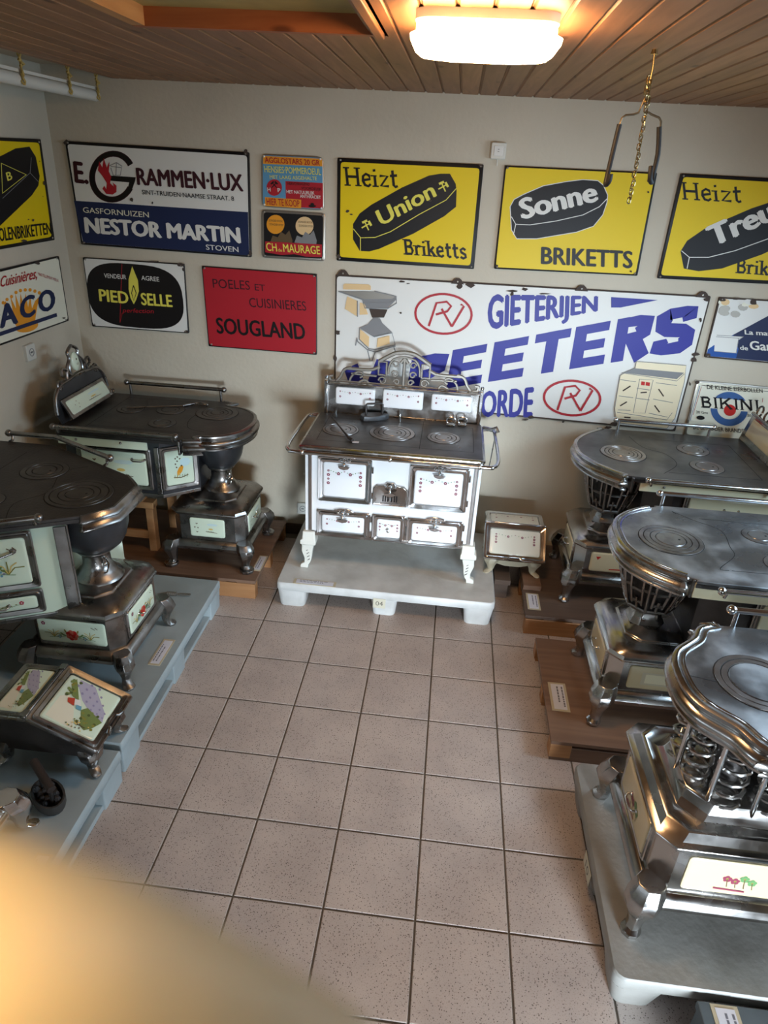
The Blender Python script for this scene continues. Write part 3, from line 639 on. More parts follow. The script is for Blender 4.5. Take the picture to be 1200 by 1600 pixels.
# 12 blue and white sign
def z(x,y): return (1050+x/6.15,440+y/6.15)
r,a=sign('enamel_sign','blue and white sign with picture of white stove, at right edge',[(1124,464.4),(1290,474),(1272,574),(1100.7,558.4)],WHT,'b',rim=DKRUST,inner=[(1126,466.5),(1288,476),(1270,571.5),(1103,556)])
a.poly('blue_field',[z(345,650),z(400,613),z(590,510),z(923,330),(1285,440+200/6.15),(1270,571),(1103.5,556)],BLUE2)
a.poly('blue_field_dark',[z(590,510),z(923,330),(1285,440+200/6.15),(1270,571),(1150,560),z(640,650)],NAVY)
a.poly('stove_picture',[z(430,515),z(690,530),z(640,560),z(620,690),z(405,670),z(410,600)],WHT)
a.line('stove_picture_line',[[z(430,515),z(690,530),z(655,545),z(425,530)],[z(640,545),z(615,690)],[z(405,670),z(615,688)]],.8,GREY)
for i in range(11):
    x0=470+random.random()*330; y0=190+random.random()*150
    a.poly('dish_picture',[z(*p) for p in a.ell((x0,y0),40+random.random()*20,22+random.random()*12,random.random()*50-20,n=9)],random.choice([CREAMS,SILV,TAN,WHT]),lift=.0026+.0001*i)
a.text('La marque',(1163.8,522.5),(1228,526),7.5,WHT,.03); a.text('de',(1156.5,546.5),(1169,547.5),7,WHT,.02); a.text('Garantie',(1172,546.5),(1250,551),14,WHT,.03)
chips(a,[(1129,469,6,3),(1106,555,5,3),(1150,467,9,1.6),(1178,472,6,6),(1119,559,3,1),(1140,561,4,1)])
# 13 bikini
r,a=sign('enamel_sign','white sign with blue ring and red dot target, lower right wall',[(1089,594.5),(1222,607),(1206,694),(1068.7,681)],CREAMS,'b',rim=SILV,inner=[(1091.5,597.5),(1219,610),(1203.5,691),(1072,678.5)],radius=.02,bolts=False)
a.line('border_line',[[(1096,602),(1214,613),(1200,686)]],.8,BLK)
a.line('red_line',[[(1096,604),(1083,648)]],.7,RED); a.line('blue_line',[[(1093.5,603),(1078.5,657)]],.7,BLUE2); a.line('red_line',[[(1192,622),(1188,660)]],.7,RED)
a.line('blue_ring',[a.ell((1139.5,639),24,21.5,5,n=32)],10.5,SKY if False else col('target_blue',60,96,150),closed=True)
a.poly('white_band',[(1100,620.5),(1196,629),(1192,645.5),(1096,636.5)],CREAMS)
a.poly('red_dot',a.ell((1140.5,641),9.5,9,n=20),PRED)
slab(a,'BIKINI',(1095.5,636.5),(1189,642.5),17,BLK,.2)
a.text('DE KLEINE EIERBOLLEN',(1105,607.8),(1192,614),6.3,BLK,.01); a.text('DE BESTE DER BRANDSTOFFEN',(1083,670.3),(1190,679),6.3,BLK,.01)
a.text('20 Gns',(1088,645.8),(1106,647),4.2,BLK,.0); a.text('20 Gns',(1168,651),(1186,652.5),4.2,BLK,.0)
a.polys('egg_emblem',[a.ell((1094.7,652.7),6.5,3.3,5,n=14)],BLK)
chips(a,[(1090,597,4,3),(1079,640,.8,8)])
# ------------------------------------------------------------------ wall boxes
def wallbox(label,p,wd,ht,dp,wall,kind):
    r=root('socket',p,label,'socket')
    if wall=='b': M=Matrix.Translation(p)@Matrix.Rotation(PI/2,4,'X')
    else: M=Matrix.Translation(p)@Matrix.Rotation(PI/2,4,'Z')@Matrix.Rotation(PI/2,4,'X')
    mb=MB(M); mb.loft([[(x,y,zz) for x,y in rrect(-wd/2+i,-ht/2+i,wd/2-i,ht/2-i,.005,2)] for i,zz in ((0,0),(0,dp-.004),(.003,dp))]); obj('cover',mb,PLASTW,r,0,35,True)
    mb=MB(M); 
    if kind=='socket':
        mb.lathe([(.021,dp-.001),(.021,dp+.002),(.018,dp+.002),(.017,dp-.012+.010),(.0005,dp+.001)],20); obj('socket_well',mb,GREY,r,0,35,True)
        mb=MB(M); mb.ball((-.008,0,dp+.001),.003,8); mb.ball((.008,0,dp+.001),.003,8); obj('contact',mb,BLK,r,0,35,True)
    else:
        mb.box((-wd*.3,-ht*.3,dp-.001),(wd*.3,ht*.3,dp+.004)); obj('rocker',mb,WHT,r,.002,35,True)
        mb=MB(M); mb.box((-.004,-.004,dp+.003),(.004,-.002,dp+.006)); mb.box((-.004,.006,dp+.003),(.004,.008,dp+.006)); obj('contact',mb,BLK,r,0,0,True)
        mb=MB(M); mb.tube([(0,-ht/2,.01),(0,-ht/2-.03,.01)],.003,6); obj('wire_end',mb,PLASTW,r,0,35,True)
    return r
q=gy(778.5,236,1.0); wallbox('white square junction box high on back wall between two yellow signs',Vector((q.x,1.0,q.z)),.075,.075,.03,'b','box')
q=gx(44,550,FX0); wallbox('grey white wall socket on left wall below the crown sign',Vector((FX0,q.y,q.z)),.08,.085,.02,'l','socket')
q=gy(474,793,1.0); wallbox('dull wall socket low on back wall, half hidden by white range',Vector((q.x,1.0,q.z)),.075,.08,.02,'b','socket')
# ------------------------------------------------------------------ hanging hook
HY=-.5
hk=root('hanging_hook',gy(1023,80,HY),'wire hanger with two black sleeved hooks on a brass chain from the ceiling','hook')
P=lambda x,y,d=0: gy(x,y,HY+d)
top=P(1023,80); top.z=CZ
mb=MB(); mb.lathe([(.011,CZ-.012),(.008,CZ+.001)],12,c=(top.x,top.y)); mb.tube([top,P(1020,108),P(1015,130)],.0035,8); obj('rod',mb,BRASS,hk,0,40,True)
def link(c,t,tw,l,rr,w_):
    t=Vector(t).normalized(); u=t.orthogonal().normalized(); u=(Matrix.Rotation(tw,3,t)@u); pts=[]
    for k in range(12):
        an=2*PI*k/12; pts.append(c+t*(l/2-w_/2)*(1 if math.cos(an)>0 else -1)+t*w_/2*math.cos(an)+u*w_/2*math.sin(an))
    pts.append(pts[0]); pts.append(pts[1]); return pts
ch=[P(1015,122),P(1011,150),P(1008,180),P(1003,205),P(998,235),P(993,265),P(987,295),P(983,318)]
chp=[Vector(p) for p in cat_(ch,8)]; tot=0; mb=MB(); acc=0; idx=0; step=.0125
L=sum((chp[i+1]-chp[i]).length for i in range(len(chp)-1)); nl=int(L/step)
def at_len(s_):
    for i in range(len(chp)-1):
        d=(chp[i+1]-chp[i]).length
        if s_<=d: return chp[i].lerp(chp[i+1],s_/d),(chp[i+1]-chp[i])
        s_-=d
    return chp[-1],chp[-1]-chp[-2]
for k in range(nl):
    c,t=at_len((k+.5)*step); big=1.5 if k<5 else 1.0
    o=obj('chain_link',MB().tube(link(c+Vector((.002*math.sin(k*2.1),0,0)),t,(k%2)*PI/2+.5,.019*big,0,.011*big),.0018*big,6),BRASS,hk,0,50,True)
for sgn,pts,sl in ((-1,[(1009,150),(1003,165),(998,176),(990,179),(978,180),(972,184),(968,196)],[(968,194),(957,240),(947,283)]),(1,[(1012,175),(1018,179),(1030,184),(1033,190),(1032,200)],[(1030,198),(1028,240),(1020,275)])):
    obj('wire_arm',MB().tube([P(*q) for q in pts],.0032,8),ZINC,hk,0,50,True)
    pl=[P(*q) for q in sl]; e=pl[-1]
    if sgn>0: pl+=[e+Vector((-.004,-.02,-.018)),e+Vector((-.014,-.035,-.01)),e+Vector((-.018,-.035,.012)),e+Vector((-.018,-.03,.025))]
    else: pl+=[e+Vector((.0,-.012,-.01)),e+Vector((.004,-.03,0)),e+Vector((.004,-.035,.02))]
    obj('rubber_sleeve',MB().tube(cat_(pl,3),.0075,10),RUBBER,hk,0,50,True)
# ------------------------------------------------------------------ pallets
def card(label,p,ux,uy,wd,ht,z0,lines=2):
    """paper caption on a beige card; p centre, ux direction of its text"""
    r=root('caption_card',(p[0],p[1],z0),label,'label'); M=frame((0,0,0),ux,uy)
    mb=MB(M); mb.box((-wd/2,-ht/2,0),(wd/2,ht/2,.002)); obj('backing',mb,CARD,r,0,0)
    mb=MB(M); mb.box((-wd*.44,-ht*.36,.002),(wd*.44,ht*.36,.0028)); obj('paper',mb,PAPER,r,0,0)
    mb=MB(M)
    for i in range(lines):
        y=ht*.2-ht*.26*i; x=-wd*.36
        while x<wd*(.3-.12*i):
            l=wd*random.uniform(.03,.09); mb.box((x,y,.0028),(x+l,y+ht*.09,.0031)); x+=l+wd*.02
    obj('printed_line',mb,mat('faded_ink',srgb(110,110,120),.6),r,0,0)
    return r
def plastic_pallet(label,x0,y0,x1,y1,h,m,radius=.03,nx=3,ny=3,skids=False,deck=.05,foot=.16,flare=.012,lip=.0):
    cx,cy=(x0+x1)/2,(y0+y1)/2; r=root('plastic_pallet',(cx,cy,0),label,'pallet')
    hx,hy=(x1-x0)/2,(y1-y0)/2
    mb=MB(); mb.loft([[(x,y,z_) for x,y in rrect(-hx+i,-hy+i,hx-i,hy-i,radius,4)] for i,z_ in ((.004,h-deck),(0,h-deck+.006),(0,h-.006),(.005,h))]); obj('deck',mb,m,r,0,40)
    for i in range(nx):
        for j in range(ny):
            fw=foot if i!=1 or nx!=3 else foot*.9; fd=foot if j!=1 or ny!=3 else foot*.9
            ax=-hx+foot/2+.003+(2*hx-foot-.006)*i/(nx-1); ay=-hy+foot/2+.003+(2*hy-foot-.006)*j/(ny-1)
            mb=MB(); mb.loft([[(ax+x,ay+y,z_) for x,y in rrect(-fw/2+q,-fd/2+q,fw/2-q,fd/2-q,min(radius,.03),3)] for q,z_ in ((flare,0.0),(flare*.8,.02),(0,h-deck+.001))]); obj('foot',mb,m,r,0,40)
    if skids:
        for j in range(3):
            ax=-hx+foot/2+.003+(2*hx-foot-.006)*j/2
            mb=MB(); mb.box((ax-foot/2+.012,-hy+.03,.0),(ax+foot/2-.012,hy-.03,.022)); obj('skid',mb,m,r,.004,40)
    return r
def wood_pallet(label,x0,y0,x1,y1,h,top,side='beam',beamh=None):
    cx,cy=(x0+x1)/2,(y0+y1)/2; r=root('wooden_pallet',(cx,cy,0),label,'pallet'); hx,hy=(x1-x0)/2,(y1-y0)/2
    obj('top_board',B((-hx,-hy,h-.018),(hx,hy,h)),top,r,.002,0)
    for j in (-1,0,1):
        yy=j*(hy-.03)
        if side=='beam':
            obj('beam',B((-hx+.004,yy-.028,0),(hx-.004,yy+.028,h-.024)),PINE,r,.002,0)
        else:
            for i in (-1,0,1):
                obj('block',B((i*(hx-.045)-.045,yy-.03,.016),(i*(hx-.045)+.045,yy+.03,h-.018)),PINE,r,.002,0)
            obj('beam',B((-hx+.006,yy-.028,0),(hx-.006,yy+.028,.016)),PINE,r,.002,0)
    if side=='beam':
        k=0; xx=-hx+.1
        while xx<hx-.05: obj('spacer',B((xx,-hy+.001,h-.024),(xx+.09,hy-.001,h-.018)),DKBLOCK,r,0,0); xx+=.15
    return r
DKBLOCK=mat('spacer_wood',srgb(120,84,54),.6)
p04=plastic_pallet('light grey plastic pallet under the white range at the back',.035,.145,1.237,.945,.155,GREYP,foot=.165)
pC=plastic_pallet('teal grey plastic pallet under the black topped stove, left side',-1.07,-1.10,-.265,.10,.16,TEAL,radius=.006,skids=True,foot=.15,flare=.004)
pE=plastic_pallet('teal grey plastic pallet nearest the camera on the left',-1.07,-2.325,-.257,-1.125,.155,TEAL,radius=.006,skids=True,foot=.15,flare=.004)
pI=plastic_pallet('grey plastic pallet with rounded feet, lower right corner',1.505,-1.73,2.705,-.915,.155,GREYP_SHADE,radius=.035,foot=.16,flare=.02)
wB=wood_pallet('brown board pallet with pine beam, back left corner',-1.2,.185,-.093,.93,.12,BOARD)
wG=wood_pallet('dark board pallet with pine beam beside the coal box, back right',1.40,.12,2.6,.93,.12,BOARDD)
wH=wood_pallet('brown board pallet on blocks at the middle right',1.44,-.765,2.6,-.05,.105,BOARD,side='blocks')
obj('front_board',B((-.575,-.357,.0),(.575,-.342,.075)),BOARD,wH,.002,0)
# number plates on the pallets
M=frame((.612,.1435,.085),(1,0,.0),(0,0,1)); mb=MB(M); mb.box((-.034,-.03,0),(.034,.03,.0015)); o=obj('number_sticker',mb,mat('sticker',srgb(196,190,168),.5),p04,0,0,True)
def flat_text(parent,s,M,wd,ht,m,bold=.01,name='lettering'):
    V,Fc=text_mesh(s,bold); V2,_=text_mesh('0',bold); x0=min(v[0] for v in V); x1=max(v[0] for v in V); y0=min(v[1] for v in V2); y1=max(v[1] for v in V2)
    mb=MB(M); mb.add([((x-x0)/(x1-x0)*wd-wd/2,(y-y0)/(y1-y0)*ht-ht/2,.0) for x,y,*_ in V],Fc); return obj(name,mb,m,parent,0,0,True)
flat_text(o,'04',frame((.612,.1415,.085),(1,0,0),(0,0,1)),.04,.028,mat('grey_ink',srgb(90,84,76),.5),.0)
M=frame((1.5045,-1.325,.08),(0,-1,0),(0,0,1)); mb=MB(M); mb.box((-.05,-.028,.0),(.05,.028,.0015)); o=obj('number_sticker',mb,MATS['sticker'],pI,0,0,True)
flat_text(o,'10',frame((1.5025,-1.325,.08),(0,-1,0),(0,0,1)),.045,.034,MATS['grey_ink'],.0)
card('caption card on the front edge of the light grey pallet',(.247,.175),(1,0,0),(0,1,0),.235,.05,.155)
card('caption card at the far right edge of the brown board pallet behind',(-.118,.38),(0,1,0),(-1,0,0),.17,.05,.12)
q=gz(253,1019,.16); card('caption card beside the left stove base on teal pallet',(q.x,q.y),(0,1,0),(-1,0,0),.19,.055,.16)
q=gz(833,940,.12); card('caption card on the dark board pallet below the coal box',(q.x,q.y),(0,-1,0),(1,0,0),.16,.07,.12)
q=gz(873,1089,.105); card('caption card on the brown board pallet at the middle right',(q.x,q.y),(0,-1,0),(1,0,0),.19,.08,.105)
q=gz(52,1365,.155); card('caption card on the nearest teal pallet, behind the blurred hand',(q.x+.0,q.y),(0,1,0),(-1,0,0),.14,.055,.155)
# ------------------------------------------------------------------ decals on enamel tiles
class Deco:
    """print on a panel: u,v in metres, just above the enamel"""
    def __init__(s,parent,M,w_,h_): s.p=parent; s.M=M; s.w=w_; s.h=h_; s.b={}; s.l=0
    def poly(s,pts,m): s.l+=1; s.b.setdefault(m.name,(m,MB(s.M)))[1].add([(p[0],p[1],.00004*s.l) for p in pts],[tuple(range(len(pts)))])
    def blob(s,c,r,m,ry=None,rot=0,n=7):
        ry=ry or r; s.poly([(c[0]+r*math.cos(2*PI*i/n)*math.cos(rot)-ry*math.sin(2*PI*i/n)*math.sin(rot),c[1]+r*math.cos(2*PI*i/n)*math.sin(rot)+ry*math.sin(2*PI*i/n)*math.cos(rot)) for i in range(n)],m)
    def stroke(s,pts,w_,m):
        for q in line_quads(pts,w_): s.poly(q,m)
    def flower(s,c,r,m,m2=None):
        for k in range(5): a=2*PI*k/5+.3; s.blob((c[0]+r*.55*math.cos(a),c[1]+r*.55*math.sin(a)),r*.5,m)
        s.blob(c,r*.3,m2 or WHT)
    def done(s):
        for m,mb in s.b.values(): obj('painted_motif',mb,m,s.p,0,0)['kind']='stuff'
def garland(d,drop=.5,rows=3,m=WINE):
    w_,h_=d.w,d.h; r=max(min(w_,h_)*.045,.0062); x=w_*.38; y=h_*.27
    for sg in (-1,1):
        for k in range(rows): d.flower((sg*x,y-k*h_*drop/max(rows,1)*1.0),r*(.75 if k%2==0 else 1.0),m)
        d.flower((sg*w_*.14,y-h_*.07),r*1.05,m); d.blob((sg*w_*.26,y-h_*.02),r*.35,GRN); d.blob((sg*w_*.2,y-h_*.05),r*.35,GRN); d.blob((sg*w_*.32,y+h_*.0),r*.3,GRN); d.blob((sg*w_*.07,y-h_*.03),r*.3,GRN)
    d.blob((0,y),r*.6,m,ry=r*.25)
    d.done()
def birds(d):
    w_,h_=d.w,d.h
    for (u,v,s_) in ((-.3,.2,1),(-.36,.0,.8),(-.27,-.02,.7),(-.3,-.25,1)):
        d.stroke([(u*w_-h_*.05*s_,v*h_+h_*.03),(u*w_,v*h_),(u*w_+h_*.05*s_,v*h_+h_*.03)],h_*.03,BRN); d.blob((u*w_,v*h_),h_*.03,BRN)
    d.blob((w_*.1,-h_*.05),w_*.07,PGOLD,ry=h_*.05); 
    for k in range(4): d.stroke([(-w_*.03+k*.05*w_,-h_*.15),(w_*.0+k*.05*w_,-h_*.22),(w_*.03+k*.05*w_,-h_*.17)],h_*.022,BRN)
    d.stroke([(-w_*.05,-h_*.2),(w_*.28,-h_*.23)],h_*.02,BRN); d.blob((w_*.15,h_*.2),w_*.16,mat('pale_sky',srgb(200,222,220),.2),ry=h_*.07)
    d.done()
def pheasant(d):
    w_,h_=d.w,d.h
    d.blob((w_*.2,h_*.15),w_*.2,mat('pale_sky',srgb(200,222,220),.2),ry=h_*.13)
    d.blob((0,-h_*.08),w_*.09,ORG,ry=h_*.16,rot=-.5); d.blob((w_*.06,h_*.05),w_*.035,BRN); d.stroke([(-w_*.02,-h_*.15),(-w_*.16,-h_*.3)],w_*.03,PGOLD)
    for (u,v) in ((-.14,.28),(-.08,.2),(-.15,.12),(-.06,.32),(.02,.26),(-.12,.02)): d.blob((u*w_,v*h_),w_*.035,BRN,ry=h_*.02,rot=u*9)
    d.stroke([(-w_*.25,-h_*.26),(w_*.0,-h_*.3),(w_*.28,-h_*.24)],h_*.025,BRN)
    for k in range(6): d.stroke([((-.22+k*.09)*w_,-h_*.3),((-.2+k*.09)*w_,-h_*.2)],h_*.012,OLIVE)
    d.done()
def rose(d):
    w_,h_=d.w,d.h; r=min(h_*.2,w_*.1); rnd=random.Random(int(w_*1000)); small=w_>.18 and h_<.15
    c=(0,-h_*.12); A=PRED if small else CORAL; Bc=CORAL if small else mat('painted_peach',srgb(222,150,126),.2)
    for k in range(7): a=2*PI*k/7; d.blob((c[0]+r*.75*math.cos(a),c[1]+r*.7*math.sin(a)),r*.5,A if k%2 else Bc,n=8)
    for k in range(5): a=2*PI*k/5+.4; d.blob((c[0]+r*.38*math.cos(a),c[1]+r*.36*math.sin(a)),r*.34,Bc if k%2 else A,n=7)
    d.blob(c,r*.22,PRED,n=6)
    for sg in (-1,1):
        for (u,v,ro) in ((1.5,-.1,.3),(1.9,.2,.8),(1.2,.9,1.2),(2.3,-.2,-.3)): d.blob((sg*r*u,c[1]+r*v),r*.42,GRN if v<.5 else OLIVE,ry=r*.17,rot=sg*ro)
        x0=sg*w_*.27
        for k in range(5):
            a=(k-2)*.42; d.stroke([(x0,-h_*.24),(x0+r*1.0*math.sin(a),-h_*.24+r*.9*math.cos(a)+r*.2),(x0+r*2.0*math.sin(a*1.3),-h_*.24+r*1.7*math.cos(a*1.3))],r*.13,PGOLD if k%2 else OLIVE)
        for k in range(4): d.blob((sg*w_*.19+r*.3*math.cos(k*1.6),-h_*.22+r*.25*math.sin(k*1.6)),r*.16,PBLUE if k%2 else LILAC,n=6)
        d.stroke([(sg*w_*.1,-h_*.2),(sg*w_*.34,-h_*.27)],r*.08,GRN)
    d.flower((-w_*.4,h_*.33),r*.4,WINE); d.stroke([(w_*.30,h_*.32),(w_*.36,h_*.24)],r*.1,BRN); d.stroke([(w_*.36,h_*.34),(w_*.40,h_*.26)],r*.1,BRN); d.done()
def flowers2(d):
    w_,h_=d.w,d.h
    d.flower((w_*.33,h_*.08),h_*.16,PINK); d.stroke([(w_*.33,h_*0),(w_*.2,-h_*.15),(0,-h_*.2)],h_*.03,GRN)
    for k in range(4): d.blob((w_*(.12+.05*k),-h_*.1+h_*.12*(k%2)),h_*.08,OLIVE,ry=h_*.03,rot=k)
    d.stroke([(-w_*.3,-h_*.2),(w_*.1,-h_*.22)],h_*.03,PGOLD); d.done()
def landscape(d):
    w_,h_=d.w,d.h   # cottage above a cobbled path, hedges either side
    SKYC=mat('cream_sky',srgb(226,220,196),.2); PL2=mat('pale_lilac',srgb(176,170,186),.2); LG=mat('leaf_green',srgb(120,134,78),.2); DG=mat('dark_leaf',srgb(86,96,56),.2); BRK=mat('brick_red',srgb(186,70,52),.2)
    d.poly([(-w_*.47,-h_*.1),(-w_*.1,h_*.1),(w_*.1,h_*.3),(w_*.0,h_*.42),(-w_*.44,h_*.42)],SKYC)
    d.poly([(-w_*.12,-h_*.45),(w_*.06,-h_*.40),(w_*.45,h_*.0),(w_*.46,h_*.30),(w_*.30,h_*.24),(w_*.10,h_*.06),(w_*.0,-h_*.1)],PL2)
    rnd=random.Random(3)
    for i in range(9):
        for j in range(4):
            t=i/8; u=-.06+.48*t+.035*(j-1.5)*(1+1.2*t)*.8; v=-.38+.50*t-.05*(j-1.5)*(1+t)
            if (i+j)%2==0: d.blob((w_*u,h_*v),w_*.020*(1+.5*t),LILAC,ry=h_*.016*(1+.5*t),rot=.7,n=6)
    d.poly([(-w_*.40,-h_*.26),(-w_*.30,-h_*.36),(-w_*.13,-h_*.45),(w_*.01,-h_*.1),(-w_*.08,-h_*.02),(-w_*.22,-h_*.10),(-w_*.34,-h_*.14)],LG)
    for k in range(16): d.blob((w_*(-.36+.34*rnd.random()),h_*(-.36+.30*rnd.random())),h_*.028,rnd.choice([DG,OLIVE,LG]))
    d.poly([(w_*.06,h_*.10),(w_*.30,h_*.26),(w_*.44,h_*.36),(w_*.30,h_*.38),(w_*.10,h_*.26)],LG)
    for k in range(14): d.blob((w_*(.06+.34*rnd.random()),h_*(.24+.16*rnd.random())),h_*.03,rnd.choice([DG,OLIVE,LG]))
    d.poly([(-w_*.05,h_*.0),(w_*.08,h_*.08),(w_*.06,h_*.18),(-w_*.05,h_*.12)],WHT)
    d.poly([(-w_*.07,h_*.12),(w_*.07,h_*.18),(w_*.03,h_*.29),(-w_*.05,h_*.25)],BRK)
    d.poly([(-w_*.10,-h_*.03),(-w_*.02,h_*.0),(-w_*.03,h_*.10),(-w_*.10,h_*.07)],PBLUE)
    for k in range(22): d.blob((w_*(-.36+rnd.gauss(0,.05)),h_*(-.10+rnd.gauss(0,.07))),h_*.016,rnd.choice([BRN,OLIVE,PGOLD,DG]),n=5)
    d.stroke([(-w_*.36,-h_*.26),(-w_*.35,-h_*.1)],w_*.012,BRN)
    d.done()
def tulips(d):
    w_,h_=d.w,d.h
    for k,(u,v) in enumerate(((-.1,.0),(-.02,-.05),(.06,.05),(.14,-.04))):
        d.flower((u*w_,v*h_),h_*.1,WINE if k<2 else GRN,OLIVE); d.stroke([(u*w_,v*h_),(u*w_+.02*w_,-h_*.25)],h_*.02,BRN)
    d.stroke([(-w_*.2,-h_*.32),(w_*.1,-h_*.34)],h_*.05,WINE); d.done()
def plain(d): pass
def redmark(d):
    w_,h_=d.w,d.h; d.poly([(-w_*.4,h_*.3),(-w_*.3,h_*.3),(-w_*.36,h_*.12)],PRED); d.stroke([(-w_*.1,-h_*.34),(w_*.35,-h_*.3)],h_*.06,PRED); d.done()
def inner_frame(d):
    w_,h_=d.w,d.h; d.poly([(-w_*.3,-h_*.28),(w_*.3,-h_*.28),(w_*.3,h_*.28),(-w_*.3,h_*.28)],mat('pale_inset',srgb(196,186,158),.2)); d.poly([(-w_*.24,-h_*.2),(w_*.24,-h_*.2),(w_*.24,h_*.2),(-w_*.24,h_*.2)],CREAM); d.done()
# ------------------------------------------------------------------ doors, tiles, handles
def pillow(M,w_,h_,dz,r=.012,z0=0):
    mb=MB(M); mb.loft([[(x,y,zz) for x,y in rrect(-w_/2+i,-h_/2+i,w_/2-i,h_/2-i,max(r-i*.5,.003),3)] for i,zz in ((0,z0),(0,z0+dz*.5),(.003,z0+dz*.85),(.009,z0+dz))]); return mb
def tile_panel(parent,M,w_,h_,m,deco,name='tile_panel',dz=.006):
    o=obj(name,pillow(M,w_,h_,dz),m,parent,0,40); deco(Deco(o,M@Matrix.Translation((0,0,dz+.0004)),w_,h_)); return o
def handle(parent,M,w_,out=.028,m=None,r=.004,style='bar'):
    mb=MB(M)
    if style=='bar':
        mb.tube([(-w_/2,0,0),(-w_/2,0,out*.7),(-w_*.3,-.004,out),(w_*.3,-.004,out),(w_/2,0,out*.7),(w_/2,0,0)],r,8)
        mb.ball((-w_/2,0,.004),r*1.8,8); mb.ball((w_/2,0,.004),r*1.8,8)
    elif style=='knobbar':
        mb.tube([(-w_/2,-.01,out*1.0),(-w_*.2,-.016,out*1.15),(w_*.3,-.006,out),(w_/2,0,out*.8)],[r*1.3,r*1.5,r*1.2,r],8); mb.tube([(w_/2,0,-.002),(w_/2,0,out*.9)],r*1.5,10); mb.lathe([(r*3,-.001),(r*3.2,.005),(r*1.6,.01)],12,c=(w_/2,0))
    elif style=='shell':
        mb.lathe([(.012,0),(.012,.008),(.006,.014)],12); mb.tube([(0,0,.01),(0,-.012,.03),(0,-.02,.032)],.0065,8); 
        mb.add([],[])
        pts=[(-.03,-.024),(-.022,-.034),(0,-.040),(.022,-.034),(.03,-.024),(.015,-.02),(-.015,-.02)]; mb.loft([[(x,y,z_) for x,y in pts] for z_ in (.022,.033)])
        for sg in (-1,1): mb.ball((sg*.026,.006,.006),.009,8)
        mb.ball((0,.008,.014),.012,8)
    elif style=='knob':
        mb.lathe([(.006,0),(.004,.01),(.009,.018),(.008,.025),(.001,.028)],12)
    return obj('handle',mb,m or CHROMEB,parent,0,45)
def framed_door(parent,M,w_,h_,metal,tm_,deco,fr=.022,hs=None,hpos=(0,0),name='door',hm=None,hw=.08,dz=.014):
    rings=[[(x,y,zz) for x,y in rrect(-w_/2+i,-h_/2+i,w_/2-i,h_/2-i,.012,3)] for i,zz in ((0,0),(0,dz*.5),(.004,dz*.75),(fr*.45,dz*.62),(fr*.55,dz),(fr*.95,dz*.8),(fr,dz*.35))]
    mb=MB(M); mb.loft(rings); o=obj(name,mb,metal,parent,0,40)
    tile_panel(o,M@Matrix.Translation((0,0,dz*.35)),w_-2*fr-.004,h_-2*fr-.004,tm_,deco,name='tile_panel',dz=.008)
    if hs: handle(o,M@Matrix.Translation((hpos[0],hpos[1],dz*.6)),hw,style=hs,m=hm)
    return o
def burner(plate,c,radii,z_,m,lid=None,hole=True,rot=0):
    c=tuple(c); n=32; base=z_+.0008
    for k,(r0,r1) in enumerate(zip(radii[:-1],radii[1:])):
        g=.0016; mb=MB()
        mb.loft([[(c[0]+r*math.cos(2*PI*i/n),c[1]+r*math.sin(2*PI*i/n),zz) for i in range(n)] for r,zz in ((r1-g+0,base),(r1-g-.001,base+.0022),(r0+g+.001,base+.0026),(r0+g,base))],cap=False)
        obj('burner_ring',mb,m,plate,0,45)
    mb=MB(); mb.lathe([(radii[0]-.001,base),(radii[0]-.003,base+.003),(.0005,base+.0022)],n,c=c); obj('burner_lid',mb,lid or m,plate,0,45)
    mb=MB(); mb.lathe([(radii[-1]+.0012,z_-.001),(radii[-1]+.0012,z_+.0008)],n,c=c)
    if hole:
        a=rot; x,y=c[0]+radii[0]*.55*math.cos(a),c[1]+radii[0]*.55*math.sin(a); mb.lathe([(.005,base+.002),(.005,base+.0034)],8,c=(x,y))
    obj('burner_seat',mb,GROOVE,plate,0,0)
def seam(plate,pts,z_,w_=.003):
    L=line_quads(cat_(pts,5) if len(pts)>2 else pts,w_); mb=MB()
    for q in L: mb.add([(p[0],p[1],z_+.0006) for p in q],[(0,1,2,3)])
    obj('plate_seam',mb,GROOVE,plate,0,0)
def leg(parent,x,y,h,m,style='cab',sx=1,sy=1,name='leg'):
    d=Vector((sx,sy)).normalized()
    prof={'cab':[(-.012,1.25,.030),(.0,1.05,.036),(.010,.82,.036),(.004,.55,.022),(-.002,.3,.015),(.008,.14,.018),(.02,.06,.024),(.02,0,.022)],
          'claw':[(-.01,1.3,.034),(.004,1.08,.042),(.014,.85,.038),(.006,.5,.024),(.0,.28,.019),(.010,.16,.021),(.016,.13,.034),(.016,.02,.034),(.016,0,.028)],
          'bracket':[(-.022,1.5,.036),(-.008,1.2,.046),(.002,.95,.046),(.006,.68,.030),(.008,.42,.021),(.014,.22,.020),(.022,.13,.026),(.024,.05,.026),(.024,0,.021)],
          'scroll':[(-.012,1.3,.034),(.004,1.0,.042),(.016,.75,.036),(.014,.45,.022),(.012,.2,.016),(.03,.09,.018),(.046,.07,.016),(.05,.0,.014)]}[style]
    mb=MB(); rings=[]
    for o,t,r in prof:
        cx,cy=x+d.x*o,y+d.y*o; r=r*1.2; rings.append([(cx+r*math.cos(a_),cy+r*math.sin(a_),h*t) for a_ in [2*PI*(i+.5)/8 for i in range(8)]])
    mb.loft(rings); return obj(name,mb,m,parent,.002,38)
